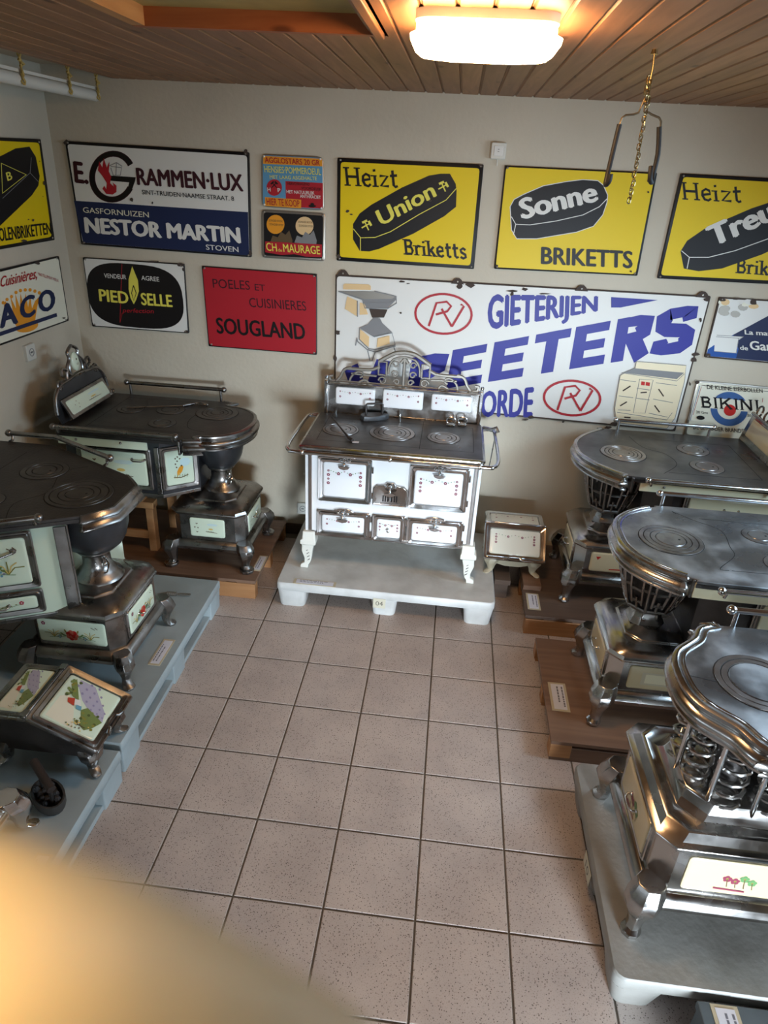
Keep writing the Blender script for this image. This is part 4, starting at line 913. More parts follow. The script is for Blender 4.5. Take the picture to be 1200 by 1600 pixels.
# ------------------------------------------------------------------ column ("duck") stove
def column_stove(loc,rz,label,S):
    r=root('cooking_stove',loc,label,'stove',rz)
    H=S['H']; met=S['metal']; half=S['half']; yc=S.get('yc',0); sm=S.get('smooth',3)
    hp=cat_(half,sm) if sm else half
    up=[(x,y+yc) for x,y in hp]; dn=[(x,-y+yc) for x,y in hp][::-1]
    outline=dn[:-1]+up if abs(half[0][1])<1e-6 else dn+up      # back(-y) .. nose .. back(+y)
    plate=obj('hob_plate',MB().prism(outline,H-.014,H),S['plate'],r,.002,30)
    for b in S['burners']: burner(plate,b[0],b[1],H,S['ring'],lid=b[2] if len(b)>2 else None,rot=b[3] if len(b)>3 else 0)
    for s_ in S.get('seams',[]): seam(plate,s_,H)
    # moulded rim round the nose
    xr=S['rim_x']; rimp=[p for p in outline if p[0]>=xr-1e-6]
    ry0=[p for p in outline if p[0]>=xr-1e-6][0][1]
    prof=S.get('rim_prof',[(-.004,.002),(.008,.004),(.017,-.001),(.018,-.009),(.010,-.016),(.009,-.022),(.018,-.027),(.028,-.034),(.031,-.044),(.026,-.054),(.016,-.060),(.014,-.066),(.020,-.071),(.020,-.078),(.006,-.084),(-.012,-.084)])
    rimp=[(rimp[0][0]-.006,rimp[0][1])]+rimp+[(rimp[-1][0]-.006,rimp[-1][1])]
    m_=sweep(rimp,[(o,H+z_) for o,z_ in prof]); rim=obj('rim',m_,met,r,0,50)
    sd=rim.modifiers.new('solid','SOLIDIFY'); sd.thickness=.003; sd.offset=-1
    for ya,yb in ((rimp[0][1]-.018,rimp[0][1]+.05),(rimp[-1][1]-.05,rimp[-1][1]+.018)): obj('rim_bracket',B((xr-.012,ya,H-.08),(xr,yb,H-.004)),NICKEL,r,.003,0)
    if S.get('bead'):
        q=[p for p in outline if p[0]>=xr-1e-6]; L=[]
        for i in range(len(q)):
            t=(Vector(q[min(i+1,len(q)-1)])-Vector(q[max(i-1,0)])).normalized(); L.append((q[i][0]-t.y*.016,q[i][1]+t.x*.016,H+.0005))
        obj('polished_edge',MB().tube(L,.0045,6),CHROMEB,plate,0,60)
    # underside
    back=half[-1][0]; hy=half[-1][1]
    mb=MB(); mb.prism([(x*1.0-.0,y) for x,y in outline],H-.03,H-.0145); obj('plate_support',mb,IRON,r,0,0)
    # aprons
    for sg in (-1,1):
        pts=[p for p in (up if sg>0 else [(x,-y+yc) for x,y in hp]) if p[0]<=xr+.001]
        L=line_quads([(p[0],p[1]-sg*.010) for p in pts],.012) if len(pts)>1 else []
        mb=MB()
        for q in L: mb.prism([(v[0],v[1]) for v in q],H-.075,H-.014)
        a_=obj('apron',mb,S['enamel'],r,0,0)
        mb=MB(); 
        for t in (.2,.75):
            i=min(len(pts)-2,int(t*(len(pts)-1))); p=Vector(pts[i]).lerp(Vector(pts[i+1]),.5); mb.ball((p.x,p.y-sg*.003,H-.045),.007,8)
        obj('bolt',mb,NICKEL,a_,0,40)
    # rails
    for sg in (-1,1):
        for rl in S['rails'].get(sg,[]):
            pts=rl; mb=MB(); mb.tube([(x,y+yc,z_) for x,y,z_ in pts],S.get('rail_r',.0085),10)
            for e in (pts[0],pts[-1]): mb.ball((e[0],e[1]+yc,e[2]),S.get('rail_r',.0085)*1.5,10)
            ro=obj('rail',mb,S.get('railm',met),r,0,50)
            for e in ((pts[0],pts[1]),(pts[-1],pts[-2])):
                d=(Vector(e[1])-Vector(e[0])).normalized(); p=Vector(e[0])+d*.02
                mb=MB(); 
                if p.z>H+.03: mb.tube([(p.x,p.y+yc,p.z),(p.x,p.y+yc-sg*.0,H-.03)],.008,8)
                else: mb.tube([(p.x,p.y+yc,p.z),(p.x,p.y+yc-sg*.01,p.z-.03),(p.x,p.y+yc-sg*.035,p.z-.03)],.007,8)
                obj('rail_bracket',mb,S.get('railm',met),ro,0,50)
    # base box with stepped roof
    bx,by,c=S['base']; 
    zb=.135; zt=S.get('box_top',.33)
    mb=MB(); rings=[(bx+.022,by+.022,c+.01,zb-.02),(bx+.026,by+.026,c+.012,zb),(bx+.018,by+.018,c+.01,zb+.02),(bx+.004,by+.004,c,zb+.034),(bx,by,c,zb+.036)]
    mb.loft([[(x,y,z_) for x,y in crect(a_,b_,cc)] for a_,b_,cc,z_ in rings]); obj('skirt_moulding',mb,met,r,.002,30)
    mb=MB(); mb.loft([[(x,y,z_) for x,y in crect(bx-.004,by-.004,c,0,0)] for z_ in (zb+.03,zt)]); box_=obj('ash_box',mb,S.get('boxm',met),r,0,30)
    rf=S.get('roof',[(bx+.006,by+.006,c,0),(bx+.012,by+.012,c+.004,.012),(bx+.004,by+.004,c,.028),(bx-.02,by-.02,c,.048),(bx-.065,by-.065,c+.005,.058),(bx-.07,by-.07,c+.005,.068),(bx-.085,by-.085,c+.01,.074),(.10,.10,.04,.092)])
    mb=MB(); mb.loft([[(x,y,zt-.004+z_) for x,y in crect(a_,b_,cc)] for a_,b_,cc,z_ in rf]); obj('stepped_top',mb,met,r,.003,28)
    ztop=zt+rf[-1][3]
    for (sx,sy) in ((1,1),(1,-1),(-1,1),(-1,-1)): leg(r,sx*(bx+.006),sy*(by+.006),zb-.002,met,S.get('leg','cab'),sx,sy)
    # panels on the box
    th=(zt-zb-.036)*.72; zc=(zt+zb+.036)/2
    tile_panel(r,frame((0,-by+.003,zc),(1,0,0),(0,0,1)),(bx-c)*2*S.get('tw',.8),th,S['tile'],S['deco_side'])
    tile_panel(r,frame((0,by-.003,zc),(-1,0,0),(0,0,1)),(bx-c)*2*.8,th,S['tile'],S['deco_side'])
    fw=(by-c)*2*.84
    d=framed_door(r,frame((bx-.004,0,zc),(0,1,0),(0,0,1)),fw,th+.03,met,S['tile'],S['deco_nose'],fr=.014,name='ash_drawer',hs=S.get('nose_handle','bar'),hpos=(0,.0),hw=.07,dz=.01)
    # column
    col_=S['column']; bh=H-.085; cxo=S.get('cx',0)
    if col_=='bowl':
        mb=MB(); mb.lathe([(.105,ztop-.012),(.098,ztop+.004),(.082,ztop+.012),(.078,ztop+.024),(.066,ztop+.034),(.058,ztop+.06),(.057,ztop+.10),(.064,ztop+.112),(.074,ztop+.118),(.074,ztop+.127),(.06,ztop+.13)],28,c=(cxo*.7,0)); obj('neck',mb,met,r,0,50)
        z0=ztop+.126; hb=H-.07-z0; R=S.get('bowl_r',.115)
        mb=MB(); mb.lathe([(.06,z0)]+[(.06+(R-.06)*math.sin(PI/2*t),z0+hb*(1-math.cos(PI/2*t))*.9) for t in (.2,.4,.6,.8,1)]+[(R,H-.06),(R+.008,H-.05),(R+.008,H-.03)],28,c=(cxo*.8,0)); obj('fire_bowl',mb,BOWL,r,0,50)
        mb=MB(Matrix.Translation((cxo*.7,0,0))); mb.lathe([(.074,z0-.003),(.079,z0+.003),(.074,z0+.009)],24); mb.tube([(.055,-.02,ztop+.085),(.075,-.04,ztop+.07),(.07,-.055,ztop+.04),(.055,-.05,ztop+.03)],.004,6); mb.ball((.06,-.045,ztop+.075),.011,8); obj('neck_ring',mb,CHROME,r,0,50)
    elif col_=='fret':
        mb=MB(); mb.loft([[(x,y,z_) for x,y in crect(a_,a_,a_*.42)] for a_,z_ in ((.075,ztop-.01),(.06,ztop+.02),(.055,ztop+.045),(.085,ztop+.065),(.088,ztop+.075))]); o=obj('neck',mb,NICKEL,r,.002,30); o.location.x=cxo
        z0=ztop+.07; z1=H-.06; n=8; R0,R1=.092,.15; MT=Matrix.Translation((cxo,0,0))
        mb=MB(); 
        core=[[(x,y,z_) for x,y in crect(a_,a_,a_*.5)] for a_,z_ in ((R0*.86,z0),(R1*.86,z1))]; obj('fire_bowl',MB(MT).loft(core),IRON,r,0,30)
        mb=MB(MT)
        def P2(k,t,s_):   # k facet, t height 0..1, s along facet 0..1
            R=R0+(R1-R0)*math.sin(t*PI/2); a0=2*PI*(k-.5)/8; a1=2*PI*(k+.5)/8; q=R/math.cos(PI/8)
            return Vector((q*math.cos(a0),q*math.sin(a0),z0+(z1-z0)*t)).lerp(Vector((q*math.cos(a1),q*math.sin(a1),z0+(z1-z0)*t)),s_)
        for k in range(8):
            for t in (.04,.96): mb.tube([P2(k,t,0),P2(k,t,1)],.007,6)
            mb.tube([P2(k,t,0) for t in (0,.25,.5,.75,1)],.006,6)
            for s_,t0,t1 in ((.25,.15,.85),(.75,.15,.85),(.5,.04,.3),(.5,.7,.96)): mb.tube([P2(k,t0,s_),P2(k,(t0+t1)/2,s_),P2(k,t1,s_)],.0065,5)
            for t in (.2,.45,.8): mb.tube([P2(k,t,.25),P2(k,t,.75)],.0065,5)
            mb.tube([P2(k,.5,0),P2(k,.5,.25)],.0065,5); mb.tube([P2(k,.5,.75),P2(k,.5,1)],.0065,5)
        obj('fretwork_basket',mb,NICKEL,r,0,40)
    elif col_=='coil':
        z0=ztop-.02; z1=H-.05
        obj('fire_bowl',MB().lathe([(.055,z0),(.055,z1-.02),(.12,z1)],20),IRON,r,0,40)
        for (ax,ay) in ((.10,-.13),(.10,.13),(-.02,-.15),(-.02,.15),(.15,0)):
            for (dx,dy) in ((.0,0),):
                obj('pillar',MB().tube([(ax+.0,ay,z0-.02),(ax,ay,z1+.02)],.0085,10),CHROMEB,r,0,50)
        for (ax,ay,R) in ((.05,-.115,.042),(.05,.115,.042),(.125,-.06,.036),(.125,.06,.036),(-.07,-.12,.04),(-.07,.12,.04)):
            mb=MB(); pts=[(ax+R*math.cos(t*.6),ay+R*math.sin(t*.6),z0+.0+(z1-z0)*t/70) for t in range(71)]; mb.tube(pts,.006,6); obj('coil',mb,CHROME,r,0,50)
    # oven body
    bd=S['body']   # list of (x, halfwidth) from nose to back , z range
    zs0,zs1=S['body_z']
    pts=[(x,y+yc) for x,y in bd]+[(x,-y+yc) for x,y in bd[::-1]]
    body=obj('oven_body',MB().prism(pts,zs0,zs1),S['bodym'],r,.003,0)
    mb=MB(); mb.prism([(x*1.0,(y-yc)*1.03+yc) for x,y in pts],zs0-.012,zs0+.008); obj('body_sill',mb,NICKEL,r,.003,0)
    for dr in S['doors']:
        (xa,ya),(xb,yb),z0,z1,dc,hs,hp_,tm_=dr
        A=Vector((xa,ya+yc,0)); Bv=Vector((xb,yb+yc,0)); u=(Bv-A); w_=u.length; cz=(z0+z1)/2; mid=(A+Bv)/2; mid.z=cz
        framed_door(r,frame(mid,u,(0,0,1)),w_,z1-z0,met if S.get('doorm') is None else S['doorm'],tm_,dc,fr=.024,hs=hs,hpos=hp_,hw=.12 if hs=='knobbar' else .07,hm=met)
    for st in S.get('strips',[]):
        (xa,ya),(xb,yb),z0,z1,mm=st; A=Vector((xa,ya+yc,0)); Bv=Vector((xb,yb+yc,0)); u=(Bv-A); mid=(A+Bv)/2; mid.z=(z0+z1)/2
        q=MB(frame(mid,u,(0,0,1))); q.box((-u.length/2,-(z1-z0)/2,-.002),(u.length/2,(z1-z0)/2,.006)); obj('corner_moulding',q,mm,r,.003,0)
    return r,plate
L_half=[(.205,0),(.201,.05),(.18,.13),(.13,.2),(.065,.24),(.0,.25),(-.03,.28),(-.055,.33),(-.74,.335)]
def backpanel(r,x,y0,y1,z0,S,kind='scroll'):
    return
# --- stove B (back left): ogee nose, pot bowl, mint tiles with birds
HB=.80
SB=dict(H=HB,metal=NICKEL,plate=IRON,ring=RINGD,enamel=MINT,tile=MINT,half=L_half,yc=.03,rim_x=-.075,cx=.035,bowl_r=.132,rail_r=.0115,
  burners=[((-.03,.15),(.035,.062,.085,.12)),((-.3,.14),(.05,.08),None),((-.26,-.08+.0),(.045,.075)),((-.52,.1),(.05,.075))],
  seams=[[(.0,-.16),(-.1,-.12),(-.14,.03),(-.1,.2),(-.0,.27)],[(-.1,-.2),(-.62,-.2)],[(-.1,.3),(-.62,.3)],[(-.62,-.3),(-.62,.3)]],
  rails={-1:[[(-.74,-.355,HB+.025),(-.09,-.355,HB+.025)]],1:[[(-.66,.345,HB+.07),(-.06,.345,HB+.07)]]},
  base=(.205,.215,.045),column='bowl',deco_side=birds,deco_nose=birds,leg='claw',tw=.62,
  body=[(-.06,.14),(-.22,.27),(-.74,.27)],body_z=(.44,HB-.03),bodym=BOWL,
  doors=[((-.68,-.272),(-.27,-.272),.47,.71,birds,'bar',(.14,.06),MINT),((-.225,-.272),(-.065,-.15),.47,.72,pheasant,None,(0,0),MINT)],
  strips=[((-.25,-.274),(-.225,-.272),.45,.72,NICKEL)])
rB,plB=column_stove((-.387,.51,.12),0,'black topped stove with rounded nose and bird tiles in the back left corner',SB)
# back panel with scroll crest on B
def scroll_panel(r,x,yc,H,panelm,metal,decof,w_=.44,lean=.1):
    M=frame((x,yc,H),(0,-1,0),(-lean,0,1)); M=frame((x,yc,H),(0,1,0),(-lean,0,1))
    mb=MB(M); pts=[(-w_/2,0),(w_/2,0),(w_/2+.03,.06),(w_/2+.01,.14),(w_/2-.05,.19),(.1,.2),(0,.21),(-.1,.2),(-w_/2+.05,.19),(-w_/2-.01,.14),(-w_/2-.03,.06)]
    mb.prism(pts,-.01,.0); p=obj('back_panel',mb,BOWL,r,.002,30)
    mb=MB(M); mb.tube([(u,v,.0) for u,v in cat_(pts[2:],3)],.011,8); obj('panel_rim',mb,metal,r,0,50)
    M2=frame((x+.05,yc,H+.035),(0,1,0),(-.55,0,1)); mb=MB(M2); mb.box((-w_*.46,-.01,-.016),(w_*.46,.105,-.004)); obj('tile_backing',mb,metal,r,.003,0)
    tile_panel(r,M2@Matrix.Translation((0,.048,-.006)),w_*.84,.078,panelm,decof)
    # openwork crest: scrolls round an oval medallion
    mb=MB(M)
    def sc(c,R,a0,a1,turn,r0=.008,n=14):
        pts=[]
        for i in range(n+1):
            t=i/n; a=a0+(a1-a0)*t; q=R*(1-.6*t*turn); pts.append((c[0]+q*math.cos(a),c[1]+q*math.sin(a),0))
        mb.tube(pts,r0,7)
    for sg in (-1,1):
        mb.tube(cat_([(sg*.20,.17,0),(sg*.17,.205,0),(sg*.12,.2,0),(sg*.10,.235,0),(sg*.075,.27,0),(sg*.045,.30,0),(sg*.05,.335,0),(0,.36,0)],3),.009,7)
        mb.tube(cat_([(sg*.03,.21,0),(sg*.075,.22,0),(sg*.105,.255,0),(sg*.14,.265,0),(sg*.15,.235,0),(sg*.12,.225,0)],3),.008,7)
        sc((sg*.185,.19),.028,0 if sg>0 else PI,(4.5 if sg>0 else PI-4.5),1,.007)
        mb.tube(cat_([(sg*.0,.2,0),(sg*.05,.205,0),(sg*.065,.25,0),(sg*.04,.3,0)],3),.007,7)
    obj('crest',mb,metal,r,0,50)
    mb=MB(M@Matrix.Translation((0,.275,.004))); n=20
    mb.loft([[(a_*.036*math.cos(2*PI*i/n),a_*.05*math.sin(2*PI*i/n),z_) for i in range(n)] for a_,z_ in ((1,-.006),(1,.002),(.85,.007),(.5,.01))]); md=obj('medallion',mb,panelm,r,0,50)
    dd=Deco(md,M@Matrix.Translation((0,.275,.0148)),.06,.08); dd.blob((0,.012),.006,BRN); dd.stroke([(-.008,-.01),(.0,-.018),(.006,-.005),(.01,-.02)],.003,BRN); dd.done()
    mb=MB(M)
    for k in range(3):
        mb.tube([(w_/2+.03+.02*k+.012*math.cos(t*.7),.025+.012*math.sin(t*.7)-.004*k,0.004) for t in range(10)],.005,6)
    obj('side_scroll',mb,metal,r,0,50)
scroll_panel(rB,-.745,.03,HB,MINT,NICKEL,birds,w_=.5)
obj('flue_pipe',MB().tube([(-.86,-.05,HB-.1),(-.74,-.05,HB-.1)],.055,16),IRON,rB,0,40)
# --- stove C (left front): octagonal nose
HC=.79
SC=dict(H=HC,metal=NICKEL,plate=IRON,ring=RINGD,enamel=MINT,tile=MINT,half=[(.185,.0),(.185,.105),(.105,.2),(-.38,.46),(-.74,.46)],smooth=0,yc=.03,rim_x=.005,
  burners=[((-.0,.01),(.055,.082,.115,.135),None),((-.26,.2),(.05,.075,.1)),((-.32,-.12),(.045,.07))],
  seams=[[(-.13,-.3),(-.2,-.13),(-.13,.0),(-.18,.2),(-.1,.28)],[(-.45,-.38),(-.45,.38)]],
  rails={1:[[(-.62,.49,HC+.03),(-.38,.49,HC+.03),(-.02,.30,HC+.03)]],-1:[[(-.74,-.49,HC+.02),(-.40,-.49,HC+.02),(-.02,-.285,HC+.02)]]},
  rail_r=.012,
  base=(.205,.215,.05),column='bowl',bowl_r=.15,cx=.05,deco_side=rose,deco_nose=rose,leg='cab',tw=.95,
  rim_prof=[(-.002,.001),(.006,.0),(.014,-.014),(.022,-.022),(.022,-.028),(.014,-.034),(.020,-.044),(.030,-.054),(.030,-.060),(.016,-.070),(.004,-.078),(-.01,-.08)],
  body=[(-.07,.10),(.035,.205),(-.42,.43),(-.76,.43)],body_z=(.345,HC-.03),bodym=MINT,doorm=NICKEL,
  doors=[((-.42,-.440),(-.075,-.268),.49,.745,rose,'knobbar',(.06,.05),MINT),((-.42,-.440),(-.075,-.268),.37,.48,flowers2,'bar',(.03,.0),MINT)],
  strips=[((-.005,-.234),(.036,-.213),.345,.745,NICKEL),((.036,-.208),(.0,-.17),.345,.745,NICKEL)])
rC,plC=column_stove((-.60,-.555,.16),0,'black topped stove with angular nose and rose tiles, left side',SC)
M=frame((-.74,.03,HC),(0,1,0),(0,0,1)); mb=MB(M); mb.prism([(-.40,0),(.40,0),(.40,.03),(.36,.17),(.30,.2),(-.30,.2),(-.36,.17),(-.40,.03)],-.012,0); obj('back_panel',mb,IRON,rC,.003,30)
tile_panel(rC,M@Matrix.Translation((0,.1,.001)),.56,.12,MINT,rose)
mb=MB(M); mb.tube([(.36,.16,.0),(.43,.07,.03),(.46,.03,.06)],.007,8); mb.tube([(.36,.08,.0),(.44,.06,.04)],.006,8); mb.box((.36,.0,.0),(.44,.03,.01)); obj('panel_stay',mb,IRON,rC,0,40)
# --- stove E (near left, mostly out of frame)
HE=.79
SE=dict(SC); SE=dict(SC,H=HE,metal=CHROMEB,plate=IRON,deco_side=pheasant,deco_nose=pheasant,leg='scroll',tile=CREAM,half=[(.13,0),(.13,.09),(.05,.2),(-.3,.34),(-.6,.34)],rim_x=.0,
  body=[(-.02,.14),(-.06,.2),(-.3,.3),(-.6,.3)],rails={-1:[[(-.55,-.36,HE+.02),(-.35,-.36,HE+.02)]]},burners=[((-.0,.01),(.05,.08,.1))],seams=[],
  doors=[((-.58,-.308),(-.32,-.308),.40,.72,pheasant,'bar',(0,.05),CREAM)],strips=[])
rE,_=column_stove((-.64,-1.735,.155),0,'silvery stove base corner with cream tile at the left photo edge',SE)
# --- stove G (back right)
HG=.81
gh=[(.26,0),(.256,.06),(.235,.13),(.19,.21),(.13,.275),(.07,.33),(.0,.35),(-.75,.36)]
SG=dict(H=HG,metal=CHROME,plate=HOBD,ring=RINGA,enamel=CREAM,tile=CREAM,half=gh,yc=-.02,rim_x=.05,
  burners=[((.03,.02),(.055,.075,.095,.118),None,PI),((-.37,.12),(.055,.085),None,PI),((-.37,-.12),(.055,.085),None,PI)],
  seams=[[(-.06,-.26),(-.1,-.1),(-.2,-.02),(-.22,.12),(-.12,.26)],[(-.15,.24),(-.6,.24)],[(-.6,.24),(-.6,-.24)],[(-.6,-.24),(-.2,-.24)]],
  rails={1:[[(-.62,.385,HG+.0),(-.02,.385,HG+.0)]],-1:[[(-.55,-.36,HG+.055),(-.0,-.36,HG+.055)]]},
  rail_r=.011,cx=.05,railm=CHROMEB,base=(.215,.215,.05),column='fret',deco_side=redmark,deco_nose=plain,leg='bracket',
  body=[(-.08,.16),(-.2,.27),(-.8,.27)],body_z=(.42,HG-.03),bodym=IRON,
  doors=[((-.25,.278),(-.72,.278),.47,.72,plain,'bar',(0,.05),CREAM),((-.72,-.278),(-.25,-.278),.47,.72,plain,'bar',(0,.05),CREAM)],strips=[])
rG,plG=column_stove((1.86,.54,.12),PI,'grey topped stove with lattice fire basket and cream tiles, back right',SG)
# back panel of G (cream tilted strip)
M=frame((-.70,-.02,HG),(0,1,0),(-.25,0,1)); mb=MB(M); mb.box((-.36,0,-.012),(.36,.16,0)); obj('back_panel',mb,CHROME,rG,.004,30)
tile_panel(rG,M@Matrix.Translation((0,.09,.001)),.62,.1,CREAM,plain)
mb=MB(M)
for k in range(7): mb.tube([(-.3+.1*k+.03*math.cos(t*.6),.19+.03*math.sin(t*.6),0) for t in range(11)],.006,6)
mb.tube([(-.36,.16,0),(.36,.16,0)],.01,8); obj('crest',mb,CHROME,rG,0,50)
# --- stove H (middle right)
HH=.805
hh=[(.236,0),(.232,.08),(.2,.165),(.14,.235),(.07,.285),(.01,.31),(-.05,.325),(-.75,.33)]
SH=dict(SG,bead=True,tile=CREAM_SHADE,H=HH,half=hh,yc=0,plate=HOBG,ring=RING,rim_x=.03,
  burners=[((.03,.005),(.06,.082,.108,.128),None,PI),((-.37,.14),(.058,.08),RUSTR,PI),((-.36,-.1),(.045,.07),None,PI)],
  seams=[[(-.06,-.25),(-.05,-.27),(-.12,-.2),(-.21,-.12),(-.2,.02),(-.19,.1),(-.1,.21),(-.13,.22)],[(-.14,.22),(-.6,.22)],[(-.6,.22),(-.6,-.22)],[(-.6,-.22),(-.15,-.22)]],
  rails={1:[[(-.65,.36,HH-.01),(-.06,.36,HH-.01)]],-1:[[(-.6,-.34,HH+.055),(-.0,-.34,HH+.055)]]},
  deco_side=inner_frame,deco_nose=plain,body=[(-.08,.16),(-.2,.25),(-.8,.25)],body_z=(.42,HH-.03),
  doors=[((-.25,.258),(-.72,.258),.47,.72,plain,'bar',(0,.05),CREAM),((-.72,-.258),(-.25,-.258),.47,.72,plain,'bar',(0,.05),CREAM)])
rH,plH=column_stove((1.87,-.39,.105),PI,'scoured grey stove plate with one rusty brown lid, middle right',SH)
# --- stove I (front right)
HI=.795
ih=[(.216,0),(.212,.06),(.19,.115),(.15,.155),(.115,.19),(.085,.245),(.04,.268),(-.02,.275),(-.75,.28)]
SI=dict(SG,bead=True,tile=CREAM_SHADE,H=HI,half=ih,yc=0,plate=HOBG,ring=RINGA,rim_x=.03,metal=CHROME,
  burners=[((.0,.0),(.085,.105,.125),HOBG,PI-.4),((-.33,.0),(.07,.1),HOBG)],
  seams=[[(.1,.02),(.2,.0)],[(-.17,-.2),(-.17,.2)]],
  rails={1:[[(-.65,.31,HI-.01),(-.06,.31,HI-.01)]],-1:[[(-.6,-.28,HI+.06),(-.0,-.28,HI+.06)]]},
  base=(.235,.235,.05),column='coil',deco_side=tulips,deco_nose=tulips,leg='bracket',box_top=.36,tw=.92,
  roof=[(.24,.24,.05,0),(.25,.25,.05,.012),(.25,.25,.05,.022),(.232,.232,.05,.030),(.215,.215,.05,.052),(.205,.205,.05,.056),(.195,.195,.05,.050),(.175,.175,.06,.052),(.16,.16,.06,.07),(.152,.152,.06,.10),(.145,.145,.06,.105)],
  body=[(-.14,.16),(-.2,.22),(-.8,.22)],body_z=(.42,HI-.03),
  doors=[((-.25,.228),(-.72,.228),.47,.72,tulips,'bar',(0,.05),CREAM)])
rI,plI=column_stove((1.835,-1.325,.155),PI,'shiny stove on coil pillars with tulip tile, nearest on the right',SI)
# ------------------------------------------------------------------ stand behind stove B
st=root('wooden_stand',(-.9,.55,.12),'orange pine trestle stand carrying the back left oven body','stand')
obj('top_beam',B((-1.16,.40,.40),(-.74,.46,.44)),PINE,st,.003,0,True); obj('top_beam',B((-1.16,.70,.40),(-.74,.76,.44)),PINE,st,.003,0,True)
for x_ in (-1.15,-.79):
    for y_ in (.40,.70): obj('leg',MB().loft([[(x_+dx,y_+.0+dy,z_) for dx,dy in ((0,0),(.045,0),(.045,.05),(0,.05))] for z_,dx0 in ((.12,0),(.40,0))]),PINE,st,.003,0,True)
obj('stretcher',B((-1.13,.405,.20),(-.76,.425,.25)),PINE,st,.002,0,True)
obj('packing_block',B((-1.12,.40,.44),(-.80,.80,.55)),PINE,st,.002,0,True)
# ------------------------------------------------------------------ stove A: white range
RA=(.62,.57,.155)
rA=root('kitchen_range',RA,'white enamel kitchen range with garland tiles and chrome rail at the centre','stove')
ZA=.93
def O(name,mb,m,bev=0,sm=35,parent=None): return obj(name,mb,m,parent or rA,bev,sm,True)
bx0,bx1,by0,by1=.185,1.07,.33,.80
O('body',B((bx0,by0,.39),(bx1,by1,ZA-.03)),WHITE,.004,0)
pA=O('hob_plate',B((.155,.265,ZA-.012),(1.088,.80,ZA)),HOBD,.004,30)
m_=MB(); m_.loft([[(x,y,z_) for x,y in rrect(.155-o,.255-o,1.088+o,.805+o*.2,.03,4)] for o,z_ in ((.0,ZA-.002),(.012,ZA-.008),(.014,ZA-.018),(.006,ZA-.024),(.010,ZA-.034),(.0,ZA-.040))]); O('hob_rim',m_,CHROME,0,50)
for c,rr in (((.318,.53),(.055,.085,.1)),((.60,.54),(.05,.075,.1,.125)),((.88,.53),(.045,.07,.09))):
    n0=len(bpy.data.objects)
    class _: pass
    cc=(c[0]-RA[0],c[1]-RA[1]); burner(pA,cc,rr,ZA-RA[2],RINGA,hole=True)
for s_ in ([(-.40,-.22),(.42,-.22)],[(.14,-.24),(.14,.2)],[(-.40,.15),(.42,.15)],[(-.40,-.22),(-.40,.15)],[(.42,-.22),(.42,.15)]): seam(pA,s_,ZA-RA[2],.0025)
for x_ in (bx0-.004,bx1-.016):
    O('corner_post',B((x_,by0-.010,.36),(x_+.02,by0+.02,ZA-.035)),CHROMEB,.004,0)
for x_ in (bx0-.022,bx1+.006):
    O('side_strip',B((x_,by0-.004,.36),(x_+.016,by0+.03,ZA-.035)),WHITE,.003,0)
O('bottom_moulding',B((bx0-.005,by0-.016,.375),(bx1+.005,by0+.01,.40)),CHROME,.006,30)
# legs: white cast with cut leaf openings
for sx,x_ in ((-1,bx0),(1,bx1)):
    for y_,sy in ((by0+.01,-1),(by1-.05,1)):
        mb=MB(); 
        prof=[(0,.40,.034,.034),(0,.352,.036,.036),(.004,.345,.044,.040),(.004,.32,.044,.04),(.006,.315,.034,.03),(.012,.27,.030,.026),(.008,.22,.02,.018),(-.0+.012,.19,.016,.016),(.028,.178,.022,.018),(.03,.156,.022,.018)]
        mb.loft([[(x_+sx*o+dx*a_,y_+dy*b_-.0,z_) for dx,dy in ((-1,-1),(1,-1),(1,1),(-1,1))] for o,z_,a_,b_ in prof]); lg=O('leg',mb,mat('white_cast',srgb(224,222,210),.3),.004,30)
        if sy<0:
            mb=MB()
            for k in range(5):
                zz=.30-.022*k; xc=x_+sx*(.010-.002*k); yy=y_-[.0275,.0265,.0245,.0215,.0190][k]-.0005
                mb.add([(xc-.008,yy,zz-.006),(xc+.006,yy,zz+.004),(xc+.008,yy,zz+.010),(xc-.006,yy,zz)],[(0,1,2,3)])
            O('leaf_cutout',mb,BLK,0,0,lg)
# doors from the picture, on the front plane
def rectf(x0,y0,x1,y1,Y=by0-.012):
    a=gy(x0,y0,Y); b=gy(x1,y1,Y); return a.x,b.x,b.z,a.z
def zA(x,y): return (480+x/4.286,690+y/4.286)
def doorA(name,bx,deco,hs,rows,metal=CHROMEB,fr=.03):
    a=gy(*zA(bx[0],bx[1]),by0-.01); b=gy(*zA(bx[2],bx[3]),by0-.01); x0,x1=a.x,b.x; z1,z0=a.z,b.z
    M=frame(((x0+x1)/2-RA[0],by0-.001-RA[1],(z0+z1)/2-RA[2]),(1,0,0),(0,0,1)); w_,h_=x1-x0,z1-z0
    d=framed_door(rA,M,w_,h_,metal,WHITE,deco,fr=fr,name=name,dz=.02)
    if hs=='shell':
        handle(d,M@Matrix.Translation((0,h_/2-.016,.014)),.05,style='shell',m=CHROMEB)
        mb=MB(M); 
        mb.loft([[(x,y,z_) for x,y in ((-.06,h_/2-.004),(.06,h_/2-.004),(.045,h_/2+.008),(.02,h_/2+.014),(-.02,h_/2+.014),(-.045,h_/2+.008))] for z_ in (.002,.014)]); obj('door_crest',mb,metal,d,.003,30)
    elif hs=='knob': handle(d,M@Matrix.Translation((0,-.0,.018)),.05,style='knob')
    for sy in (-1,1): obj('hinge',MB(M).tube([(w_/2+.003,sy*h_*.28-.018,.008),(w_/2+.003,sy*h_*.28+.018,.008)],.006,8),metal,d,0,40)
    return d
g4=lambda d: garland(d,.48,4); g2=lambda d: garland(d,.6,2)
doorA('oven_door',(70,92,425,425),g4,'shell',4); doorA('oven_door',(690,150,1060,480),g4,'shell',4)
